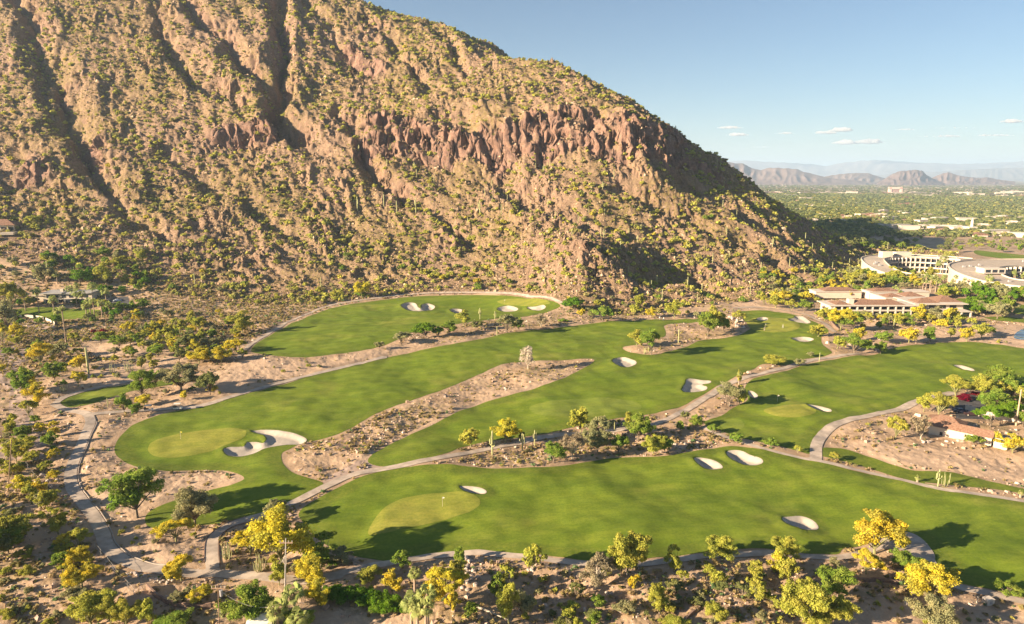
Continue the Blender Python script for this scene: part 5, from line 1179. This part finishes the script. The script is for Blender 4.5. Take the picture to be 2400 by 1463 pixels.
edge_strip('path_kerb', PLINES[0][18:96], 1.58, .22, .15, KERB, 'low concrete kerb on the inner side of the bending path', 'kerb')
edge_strip('path_kerb', PLINES[2][2:26], -1.25, .22, .15, BRW, 'dark kerb round the desert bed at the bottom fork', 'kerb')
edge_strip('path_kerb', PLINES[2][4:24], 1.25, .22, .15, BRW, 'dark outer kerb of the short link path', 'kerb')
# wire fence: rail, mesh wires and posts
def fence(pts, label, h=1.5):
    P_ = [np.array(V(*p)) for p in pts]; L = smooth_open(np.array(P_), 5); o = empty('wire_fence', tuple(L[0])); gm = simple('galvanised_wire', (.36, .33, .30), .1, 3, .6); b0 = L[0]
    for k, p in enumerate(L): L[k][2] = zat(p[0], p[1])
    for z in (h, h * .5, .15): MB().tube([p - b0 + [0, 0, z] for p in L], .014 if z == h else .007, 4).build('rail' if z == h else 'wire', gm, o)
    pm = mb_mesh(MB().tube([(0, 0, -.2), (0, 0, h + .05)], .03, 5), 'post', gm)
    for p in L[::2]: link('post', pm, o, tuple(p - b0))
    tag(o, label, 'fence')
fence([(165,1225),(200,1265),(237,1304),(259,1332),(300,1380),(334,1417),(364,1447)], 'thin wire fence running down the bottom left slope')
fence([(60,1090),(75,1115),(100,1145),(118,1168)], 'thin wire fence below the dirt track')
fence([(60,1035),(75,1037),(90,1039)], 'short wire gate fence across the dirt track', 1.3)

# ------------------------------------------------------------------ poles, signs, flags
def pole(bx, by, tx, ty, label, r=.14, cross=False, mat=WOOD):
    P0 = np.array(V(bx, by)); h = height_for(P0, ty); dep = depth_of(P0); lean = (tx - bx) * dep / F - (0); lean = lean - P0[0] * 0
    pxt = project(P0 + [0, 0, h])[0]; lean = (tx - pxt) * (dep - sp * h) / F
    o = empty('utility_pole', tuple(P0)); MB().tube([(0, 0, -.3), (lean, 0, h)], [r, r * .65], 8).build('shaft', mat, o)
    if cross:
        MB().box(lean - 1.1, -.08, h - .9, lean + 1.1, .08, h - .7).build('crossarm', WOOD, o)
        for k in (-1, -.4, .4, 1): MB().tube([(lean + k, 0, h - .7), (lean + k, 0, h - .4)], .06, 5).build('insulator', WALLW, o)
    tag(o, label, 'utility pole'); return P0, lean, h, o
pole(18, 1153, 27, 1030, 'leaning weathered wooden pole on the shaded far left slope', .13)
pole(2381, 998, 2394, 912, 'thick tapering pale wooden pole among the right-hand trees', .26, mat=simple('pale_wood', (.44, .33, .22), .2, 3))
P0, le, h_, o_ = pole(514, 1490, 511, 1368, 'thin bottom pole with a transformer and a wire running right', .09, True); MB().tube([(le + .35, 0, h_ - 2.1), (le + .35, 0, h_ - 1.1)], .24, 10).build('transformer', GREYC, o_)
top = P0 + np.array([le, 0, h_ - 1.0]); e_ = np.array(V(645, 1475)) + [0, 0, 4.0]; pts = [top * (1 - t) + e_ * t - np.array([0, 0, 1.2 * 4 * t * (1 - t)]) for t in np.linspace(0, 1, 12)]
tag(MB().tube(pts, .045, 4).build('overhead_wire', WALLW), 'pale sagging wire from the bottom pole to the white roof', 'wire')
P0, le, h_, o_ = pole(668, 1392, 670, 1262, 'metal-topped pole standing in front of the big yellow tree', .15, True, simple('grey_pole', (.42, .38, .34), .12, 3))
for k in range(4): MB().tube([(le - .9 + k * .22, -.1, h_ * .58 - k * .15), (le - .35 + k * .1, -.12, h_ * .70)], .05, 5).build('strut', WALLW, o_)
FLG = simple('flag_cloth', (.8, .75, .65), .05, 3); FY = simple('yellow_flag_cloth', (.75, .6, .08), .05, 3)
def flag(bx, by, mt, label):
    P0 = V(bx, by); o = empty('golf_flag', tuple(P0)); MB().tube([(0, 0, 0), (0, 0, 2.3)], .03, 6).build('pole', WALLW, o)
    MB().add([(0, 0, 2.3), (.3, .03, 2.22), (.55, 0, 2.08), (.3, .03, 1.95), (0, 0, 1.85)], [(0, 1, 2, 3, 4)]).build('flag', mt, o); tag(o, label, 'golf flag')
flag(1037, 1188, FLG, 'white flag on its pin on the near pale green'); flag(424, 1030, FY, 'yellow flag on its pin on the left green'); flag(1822, 942, FLG, 'flag pin in front of the right-hand green'); flag(1793, 770, FLG, 'flag pin on the upper right green'); flag(1182, 712, FLG, 'flag pin on the green under the mountain')
def post_sign():
    P0 = V(194, 912); o = empty('tee_sign', tuple(P0), R(20)); MB().box(-.18, -.18, 0, .18, .18, .9).build('post', BRW, o); MB().box(-.3, -.12, .9, .3, .12, 1.55).build('panel', WALLW, o); MB().box(-.3, -.3, -.05, .3, .3, .2).build('base', DARK, o); tag(o, 'white tee sign on a dark post beside the small grass strip', 'sign')
post_sign()
P0 = V(2315, 1415); o = empty('utility_box', tuple(P0), R(15)); MB().box(-.75, -.55, 0, .75, .55, .95).build('cabinet', WALLW, o); MB().box(-.8, -.6, .95, .8, .6, 1.02).build('lid', WALLW, o); MB().box(-.3, -.575, .25, .3, -.54, .8).build('door', GREYC, o); tag(o, 'white utility box on the bare shaded ground at bottom right', 'utility box')
P0 = V(2289, 1413); o = empty('marker_post', tuple(P0)); MB().tube([(0, 0, 0), (.12, 0, 1.15)], .08, 6).build('post', WALLW, o); tag(o, 'slim leaning white marker post beside the utility box', 'post')
P0 = V(612, 1478); o = empty('garden_shed', tuple(P0), R(12)); MB().box(-1.7, -1.3, 0, 1.7, 1.3, 2.1).build('wall', WALLW, o); MB().hip(-1.7, -1.3, 1.7, 1.3, 2.15, .7, .25).build('roof', FLG, o); tag(o, 'white roof peeping over the bottom edge below the sagging wire', 'shed')
# log lying on the slope and pipes near the bottom
for (a_, b_, lb) in [((1118, 1425), (1190, 1455), 'bare grey log lying below the tumbled boulder heap'), ((2210, 738), (2255, 722), 'bright green clipped bank edge')][:1]:
    A_, B_ = np.array(V(*a_)), np.array(V(*b_)); tag(MB().tube([A_ + [0, 0, .2], (A_ + B_) / 2 + [0, 0, .25], B_ + [0, 0, .15]], [.18, .14, .07], 7).build('fallen_log', PALE), lb, 'log')

# ------------------------------------------------------------------ vehicles and people
def wheel(parent, x, y, r=.3, w=.2):
    t = MB().tube([(x, y - w / 2, r), (x, y + w / 2, r)], r, 14).build('wheel', simple_tyre, parent, True); MB().tube([(x, y - w / 2 - .01, r), (x, y + w / 2 + .01, r)], r * .55, 10).build('rim', WALLW, t)
simple_tyre = simple('tyre_rubber', (.03, .03, .03), .1, 3); CARTW = simple('cart_body', (.72, .68, .60), .04, 2, .4); SEAT = simple('cart_seat', (.10, .09, .08), .1, 2)
def cart(bx, by, rz, label):
    P0 = V(bx, by); o = empty('golf_cart', tuple(P0), rz)
    MB().add([(-1.2,-.6,.3),(1.2,-.6,.3),(1.2,.6,.3),(-1.2,.6,.3),(-1.2,-.58,.75),(-.1,-.58,.75),(-.1,.58,.75),(-1.2,.58,.75),(.1,-.58,.42),(.1,.58,.42),(.75,-.55,.85),(.75,.55,.85),(1.2,-.5,.7),(1.2,.5,.7),(.6,-.58,.42),(.6,.58,.42)],
             [(0,3,2,1),(4,5,6,7),(0,4,7,3),(5,8,9,6),(8,14,15,9),(14,10,11,15),(10,12,13,11),(12,1,2,13),(0,1,12,10,14,8,5,4),(3,7,6,9,15,11,13,2)]).build('body', CARTW, o)
    MB().box(-.75, -.52, .75, -.2, .52, .9).box(-.85, -.52, .8, -.72, .52, 1.3).build('seat', SEAT, o)
    for q in ((-.85, -.55), (-.85, .55), (.7, -.55), (.7, .55)): MB().tube([(q[0], q[1], .7), (q[0] * .9, q[1], 1.86)], .025, 5).build('post', SEAT, o)
    MB().box(-1.0, -.62, 1.86, .85, .62, 1.93).build('roof', CARTW, o); MB().box(-1.25, -.4, .75, -.95, .4, 1.35).build('golf_bags', SEAT, o)
    MB().tube([(.55, -.25, .75), (.35, -.25, 1.1)], .025, 5).build('steering_column', SEAT, o)
    for q in ((-.8, -.52), (-.8, .52), (.8, -.52), (.8, .52)): wheel(o, q[0], q[1], .23, .18)
    tag(o, label, 'golf cart', 'golf carts parked on the path')
cart(349, 964, R(20), 'white golf cart half hidden by the tree, the left of two'); cart(417, 960, R(10), 'white golf cart parked on the path, the right of two')
def car(bx, by, rz, col, label):
    P0 = V(bx, by); o = empty('parked_car', tuple(P0), rz); cm = simple('car_paint', col, .02, 1, .25)
    prof = [(-2.2,.35),(-2.25,.75),(-2.1,.95),(-1.5,1.0),(-1.0,1.42),(.35,1.45),(1.05,1.0),(1.9,.88),(2.2,.65),(2.2,.35)]; n = len(prof)
    v = [(x, -.85 if z < 1.1 else -.66, z) for x, z in prof] + [(x, .85 if z < 1.1 else .66, z) for x, z in prof]
    MB().add(v, [tuple(range(n)), tuple(range(2 * n - 1, n - 1, -1))] + [(k, n + k, n + (k + 1) % n, (k + 1) % n) for k in range(n)]).build('body', cm, o)
    MB().add([(-1.48,-.7,1.02),(-1.02,-.6,1.40),(-1.02,.6,1.40),(-1.48,.7,1.02)], [(0,1,2,3)]).build('rear_window', DARK, o); MB().add([(.38,-.6,1.45),(1.03,-.72,1.04),(1.03,.72,1.04),(.38,.6,1.45)], [(0,1,2,3)]).build('windscreen', DARK, o)
    for s_ in (-1, 1): MB().add([(-1.2, s_ * .815, 1.06), (-.92, s_ * .68, 1.38), (.3, s_ * .68, 1.40), (.8, s_ * .815, 1.06)], [(0, 1, 2, 3)]).build('side_window', DARK, o)
    for q in ((-1.4, -.8), (-1.4, .8), (1.4, -.8), (1.4, .8)): wheel(o, q[0], q[1], .33, .2)
    for s_ in (-.6, .6): MB().box(2.18, s_ - .15, .6, 2.23, s_ + .15, .75).build('headlight', WALLW, o)
    tag(o, label, 'car')
car(276, 707, R(35), (.6, .62, .66), 'white car parked on the drive beside the palm house'); car(2252, 968, R(-12), (.03, .035, .06), 'dark blue car in the shade behind the tiled shed, left one'); car(2278, 974, R(-12), (.05, .03, .03), 'dark maroon car in the shade behind the tiled shed, right one')
SKIN = simple('skin', (.45, .28, .2), .05, 3); CL1 = simple('white_shirt', (.75, .72, .68), .04, 3); CL2 = simple('khaki_trousers', (.40, .32, .22), .05, 3); CL3 = simple('dark_shorts', (.08, .09, .12), .05, 3)
def person_mesh(pose):
    import bmesh
    J = {'pel': (0,0,.95,.14), 'chest': (0,.02,1.3,.16), 'neck': (0,.02,1.48,.06), 'head': (0,.03,1.62,.10), 'crown': (0,.02,1.74,.07), 'hl': (-.1,0,.88,.09), 'hr': (.1,0,.88,.09), 'kl': (-.13,.04,.5,.06), 'kr': (.14,.04,.5,.06), 'al': (-.15,0,.09,.045), 'ar': (.16,0,.09,.045), 'tl': (-.16,.16,.04,.035), 'tr': (.18,.16,.04,.035),
         'sl': (-.19,.02,1.4,.065), 'sr': (.19,.02,1.4,.065)}
    if pose: J.update({'el': (-.24,.12,1.15,.045), 'er': (.22,.14,1.15,.045), 'wl': (-.06,.34,1.0,.032), 'wr': (.04,.35,.98,.032)})
    else: J.update({'el': (-.27,-.02,1.12,.045), 'er': (.27,.02,1.12,.045), 'wl': (-.27,.06,.86,.032), 'wr': (.28,.12,.88,.032)})
    E = [('pel','chest'),('chest','neck'),('neck','head'),('head','crown'),('pel','hl'),('pel','hr'),('hl','kl'),('hr','kr'),('kl','al'),('kr','ar'),('al','tl'),('ar','tr'),('chest','sl'),('chest','sr'),('sl','el'),('sr','er'),('el','wl'),('er','wr')]
    # four fingers and a thumb on each hand
    for s_, wn_ in ((-1, 'wl'), (1, 'wr')):
        wx, wy, wz, _ = J[wn_]
        for f_ in range(5): k_ = f'{wn_}{f_}'; J[k_] = (wx + (f_ - 2) * .018, wy + (.05 if f_ == 0 else .02), wz - (.07 if f_ == 0 else .13 - abs(f_ - 2.5) * .01), .008); E.append((wn_, k_))
    ks = list(J); me = bpy.data.meshes.new('person'); me.from_pydata([J[k][:3] for k in ks], [(ks.index(a_), ks.index(b_)) for a_, b_ in E], []); o = bpy.data.objects.new('tmp', me); COL.objects.link(o)
    md_ = o.modifiers.new('skin', 'SKIN')
    for i, k in enumerate(ks): me.skin_vertices[0].data[i].radius = (J[k][3], J[k][3] * (.75 if k in ('chest', 'pel') else 1)); me.skin_vertices[0].data[i].use_root = k == 'pel'
    sb = o.modifiers.new('sub', 'SUBSURF'); sb.levels = 1; sb.render_levels = 1
    dg = bpy.context.evaluated_depsgraph_get(); out = bpy.data.meshes.new_from_object(o.evaluated_get(dg)); bpy.data.objects.remove(o); out.name = 'person_body'
    return out
def person(bx, by, rz, pose, top_m, leg_m, label):
    me = person_mesh(pose); me.materials.clear()
    for m_ in (SKIN, top_m, leg_m, SEAT): me.materials.append(m_)
    for p_ in me.polygons:
        z = p_.center[2]; p_.material_index = 3 if z < .1 else 2 if z < .95 and abs(p_.center[0]) < .21 and p_.center[1] < .2 else 1 if .95 <= z < 1.46 and (abs(p_.center[0]) < .21 or z > 1.18) else 0
    P0 = V(bx, by); o = link('person', me, None, (P0[0], P0[1], P0[2] + .06)); o.rotation_euler = (0, 0, rz); tag(o, label, 'person')
    MB().tube([(0, .02, 1.70), (0, .03, 1.76), (0, .03, 1.81)], [.115, .11, .05], 10).build('cap', top_m, o)
    if pose: MB().tube([(-.01, .36, .98), (.05, .8, .02)], .012, 5).build('golf_club', GREYC, o)
person(1546, 750, R(-30), 0, CL1, CL2, 'person in a white shirt standing at the far tee, left of two'); person(1555, 752, R(140), 1, CL1, CL3, 'person in white top and dark shorts at the far tee, right of two')
person(1791, 776, R(-60), 0, CL3, CL2, 'person in dark clothes standing on the upper right green'); person(1835, 770, R(60), 1, CL1, CL1, 'person dressed in white putting on the upper right green')

# ------------------------------------------------------------------ the far plain
def house_parts(kind):
    o = []
    if kind == 0: return [('wall', mb_mesh(MB().box(-.5, -.5, 0, .5, .5, .9), 'wall', WALLW)), ('flat_roof', mb_mesh(MB().box(-.53, -.53, .9, .53, .53, 1), 'flat_roof', ROOFW))]
    if kind == 1: return [('wall', mb_mesh(MB().box(-.5, -.5, 0, .5, .5, .6), 'wall', WALL)), ('roof', mb_mesh(MB().hip(-.5, -.5, .5, .5, .62, .45, .03), 'roof', TILE))]
    return [('wall', mb_mesh(MB().box(-.5, -.5, 0, .5, .5, .6).box(-.1, -.5, .6, .3, .3, .9), 'wall', WALLW)), ('roof', mb_mesh(MB().hip(-.5, -.5, .5, .5, .62, .4, .03), 'roof', ROOFG))]
HP = [house_parts(k) for k in range(3)]; g = random.Random(77); HN = ['white flat-roofed house', 'tan house with a red roof', 'pale house with a brown roof']
def town_house(x, y, w, d, h, k):
    o = empty('town_house', (x, y, zat(x, y) - .3), g.uniform(-.5, .5), (w, d, h))
    for n_, me in HP[k]: link(n_, me, o)
    return o
near = [(2105,535,52,0),(2130,538,40,0),(2175,536,34,0),(2195,540,36,0),(2225,537,44,0),(2245,541,34,0),(2262,540,30,0),(2330,549,56,0),(2350,552,44,2),(2210,545,30,1),(2290,555,34,1),(2060,533,40,2),(2395,556,46,0),(2020,508,30,0),(2050,512,26,1),(2085,515,26,0),(2150,510,28,2),(2200,518,28,0),(2280,520,30,1),(2330,515,30,0),(2370,525,34,2),(1990,515,24,1),(2120,522,28,1),(2300,532,34,2)]
for px, py, w_, k in near:
    P0 = V(px, py)
    if grid_at(MWG, P0[0], P0[1]) > .01 or P0[1] < 700: continue
    w2 = w_ * depth_of(P0) / F; o = town_house(P0[0], P0[1], w2, 14, 6.5, k)
    later(o, {0: 'white flat-roofed town house', 1: 'tan red-roofed town house', 2: 'pale brown-roofed town house'}[k], P0, 'house', 'houses of the far town')
LM += []
for k_ in range(90):
    px, py = g.uniform(1800, 2450), 452 + 72 * g.random() ** 1.3; P0 = V(px, py)
    if grid_at(MWG, P0[0], P0[1]) > .01 or P0[1] < 900: continue
    s_ = g.uniform(.7, 1.4); big_ = g.random() < .2 or py < 470
    o = town_house(P0[0], P0[1], (34 if big_ else 18) * s_ * (2 if py < 468 else 1), 14 * s_, 6 if not big_ else 9, g.choice([0, 0, 1, 2])); tag(o, 'tiny pale house among the trees of the far town', 'house', 'tiny far town houses')
def tower():
    P0 = V(2097, 455); o = empty('tower_block', (P0[0], P0[1], P0[2] - 1), R(-8)); pk = simple('pink_concrete', (.62, .42, .36), .05, .1)
    MB().box(-28, -9, 0, -18, 9, 30).box(18, -9, 0, 28, 9, 30).box(-28, -9, 24, 28, 9, 32).box(-18, -6, 0, 18, 6, 22).build('wall', pk, o)
    for k in range(6): MB().box(-16, -6.3, 2 + k * 3.5, 16, -6.05, 3.8 + k * 3.5).build('window_band', DARK, o)
    tag(o, 'pinkish slab tower standing alone on the far plain', 'tower block')
    P0 = V(2276, 543); o = empty('chapel', tuple(P0)); MB().box(-6, -4, 0, 6, 12, 7).build('wall', WALLW, o); MB().tube([(0, 0, 0), (0, 0, 14)], 2.2, 4).tube([(0, 0, 14), (0, 0, 20)], [2.4, .1], 4).build('spire', WALLW, o); tag(o, 'white pointed tower among the near edge of the town', 'chapel')
tower()
# trees of the town as one mass
x, y = rand_ground(34000, 600, 3300, 17, 44); z = grid_at(HF, x, y); px, py = project(np.stack([x, y, z], 1)); r0 = np.hypot(x, y)
k = (px > 1780) & (px < 2520) & (py < 556) & ((r0 < 1900) | (gr.random(len(x)) < .65)) & (gr.random(len(x)) < .62 + 1.1 * fbm(x, y, 120, 3, 401)) & (grid_at(MWG, x, y) < .05) & ~inside(x, y, MP)
x, y, z, r0 = x[k], y[k], z[k], r0[k]; r_ = gr.uniform(3.2, 6.5, len(x)) * (1 + .35 * ss(1200, 3000, r0))
tt = [leaf_cloud(lobes_for('small', s_), 34, .17, 190 + s_)[:2] for s_ in (1, 2, 3, 4)]
bulk('town_trees', [t[0] for t in tt], [t[1] for t in tt], x, y, z - .3, r_ * 1.7, r_ * 1.5, pal(len(x), [(.22, .25, .085), (.29, .30, .10), (.17, .20, .075), (.42, .38, .10)], [4, 4, 3, 1]), TL, 15, 'continuous canopy of street and garden trees over the far town')
x, y = rand_ground(16000, 3200, 7000, 17, 44); k = gr.random(len(x)) < .45 + 1.2 * fbm(x, y, 500, 3, 411); x, y = x[k], y[k]; z = grid_at(HF, x, y); r_ = gr.uniform(5, 11, len(x))
bulk('distant_plain_scrub', [t[0] for t in ts], [t[1] for t in ts], x, y, z, r_ * 2.4, r_, pal(len(x), [(.17, .19, .06), (.22, .20, .09), (.5, .42, .34)], [4, 3, 1.4]), TL, 16, 'thin scatter of trees and roofs on the plain beyond the town')
# hills on the horizon
def hills(name, pts, Yd, depth, col, seed, label, rough_=.18):
    px = np.linspace(pts[0][0], pts[-1][0], 220); top = np.interp(px, [p[0] for p in pts], [p[1] for p in pts]); nv = 41; v = np.linspace(-1, 1, nv); V_ = np.zeros((220, nv, 3))
    for i in range(220):
        X0, _, Z0 = at_depth(px[i], top[i], Yd); hh = max(Z0 + 8, 2); yy = Yd + v * depth; w_ = fbm(np.full(nv, X0), yy, depth * .5, 4, seed); q = np.clip(1 - np.abs(v + .12 * np.sin(X0 / depth * 3)) , 0, 1)
        q = q ** 1.15 * (1 + rough_ * 3.0 * w_ * (1 - q)); q = q * (1 - rough_ * np.abs(pn(np.full(nv, X0) / (depth * .16), yy / (depth * .5), seed + 4)) * (1 - q * q) * 3)
        V_[i, :, 0] = X0 * yy / Yd; V_[i, :, 1] = yy; V_[i, :, 2] = -14 + np.clip(q, 0, 1.0) * (hh + 6)
    q_ = [[i * nv + j, (i + 1) * nv + j, (i + 1) * nv + j + 1, i * nv + j + 1] for i in range(219) for j in range(nv - 1)]
    m_, nt_, b__ = new_mat(name + '_rock'); p_ = pos(nt_); cc = mixc(nt_, ramp(nt_, noise(nt_, p_, .004 if Yd < 9000 else .0015, 6, .65), .35, .65), col, tuple(c * .72 for c in col)); nt_.links.new(cc, b__.inputs['Base Color'])
    tag(link(name, np_mesh(name, V_.reshape(-1, 3), q_, [m_], True)), label, None, None, 'structure')
hills('hills', [(1600,392),(1660,384),(1700,379),(1722,381),(1742,383),(1765,394),(1785,398),(1805,392),(1840,394),(1868,396),(1885,403),(1920,411),(1950,418),(1990,421),(2030,425)], 7400, 700, (.24, .175, .15), 501, 'low brown hills just right of the mountain on the horizon')
hills('hills', [(1905,424),(1940,412),(1975,407),(2010,405),(2035,406),(2060,414),(2090,422),(2120,426)], 8200, 600, (.24, .18, .155), 511, 'small brown hills in the middle of the horizon')
hills('hills', [(2055,430),(2075,418),(2092,407),(2112,400),(2140,398),(2160,398),(2167,405),(2180,415),(2200,424),(2215,430)], 6600, 420, (.20, .145, .13), 521, 'blunt dark butte standing on the far plain', .25)
hills('hills', [(2165,428),(2190,414),(2210,406),(2222,403),(2240,409),(2262,414),(2300,417),(2315,415),(2335,420),(2380,426)], 7200, 420, (.24, .17, .145), 531, 'small reddish peaked hills right of the blunt butte', .22)
hills('mountain_range', [(1500,392),(1650,384),(1745,375),(1770,378),(1830,380),(1900,384),(1938,388),(1965,382),(2000,378),(2030,375),(2065,375),(2110,379),(2180,382),(2250,384),(2310,382),(2360,379),(2400,377),(2480,380),(2600,384),(2800,388)], 21000, 2600, (.24, .21, .19), 541, 'long pale blue mountain range along the horizon')
hills('mountain_range', [(2040,412),(2120,405),(2200,402),(2260,398),(2320,395),(2400,392),(2500,390),(2700,398)], 15500, 1500, (.24, .21, .19), 551, 'nearer blue ridge at the right of the horizon')

# ------------------------------------------------------------------ air and clouds
hm = bpy.data.materials.new('haze_air'); hm.use_nodes = True; nt = hm.node_tree; nt.nodes.remove(nt.nodes['Principled BSDF'])
pv = nt.nodes.new('ShaderNodeVolumePrincipled'); pv.inputs['Color'].default_value = (.58, .77, 1.0, 1); pv.inputs['Density'].default_value = 7e-5; pv.inputs['Anisotropy'].default_value = .1
nt.links.new(pv.outputs[0], nt.nodes['Material Output'].inputs['Volume'])
hz = MB().box(-52000, -2500, -32, 52000, 52000, 700).build('haze', hm); tag(hz, 'pale bluish air thickening towards the horizon', None, None, 'stuff')
import bmesh
cmat = bpy.data.materials.new('cloud_vapour'); cmat.use_nodes = True; nt = cmat.node_tree; nt.nodes.remove(nt.nodes['Principled BSDF'])
pv = nt.nodes.new('ShaderNodeVolumePrincipled'); pv.inputs['Color'].default_value = (1, 1, 1, 1); pv.inputs['Density'].default_value = .02; pv.inputs['Anisotropy'].default_value = .2; nt.links.new(pv.outputs[0], nt.nodes['Material Output'].inputs['Volume'])
def cloud(px, py, w, h, seed, label, dist=20000):
    g = random.Random(seed); bm = bmesh.new(); x0, y0, z0 = at_depth(px, py, dist); s_ = dist / F
    for k in range(16):
        t = g.uniform(-.5, .5); r = (1.05 - abs(t) * 1.6) * h * s_ * g.uniform(.35, .95); mt = bmesh.ops.create_icosphere(bm, subdivisions=3, radius=1)
        for v in mt['verts']:
            n_ = 1 + .25 * math.sin(v.co.x * 5 + k) * math.cos(v.co.y * 4 + k * 2); v.co = Vector((t * w * s_ + v.co.x * r * 1.9 * n_, v.co.y * r * 1.8 * n_, (v.co.z if v.co.z > 0 else v.co.z * .35) * r * n_))
    me = bpy.data.meshes.new('cloud'); bm.to_mesh(me); bm.free(); me.materials.append(cmat); o = link('cloud', me, None, (x0, y0, z0)); tag(o, label, 'cloud', 'small clouds over the horizon', 'structure')
for q in [(1712,300,60,6,1,'flat cloud just right of the mountain, upper of a pair'),(1727,317,52,7,2,'rounder cloud just right of the mountain, lower of a pair'),(1840,313,46,4,3,'faint thin cloud left of the middle clouds'),(1935,312,50,8,4,'puffy cloud in the middle, upper left one'),(1972,306,46,10,5,'puffy cloud in the middle, upper right one'),(1985,336,64,10,6,'wide puffy cloud in the middle, lower left one'),(2038,334,76,10,7,'wide puffy cloud in the middle, lower right one'),(2130,304,70,3,8,'thin streak of cloud right of the puffy ones'),(2220,320,130,4,9,'long low streak of cloud at the right'),(2330,318,90,5,10,'soft cloud streak near the right edge'),(2372,286,54,8,11,'puffy cloud at the upper right edge'),(1790,345,60,2,12,'faint streak low over the brown hills'),(2240,300,130,2,13,'faint high streak at the right')]: cloud(*q)
write_labels()
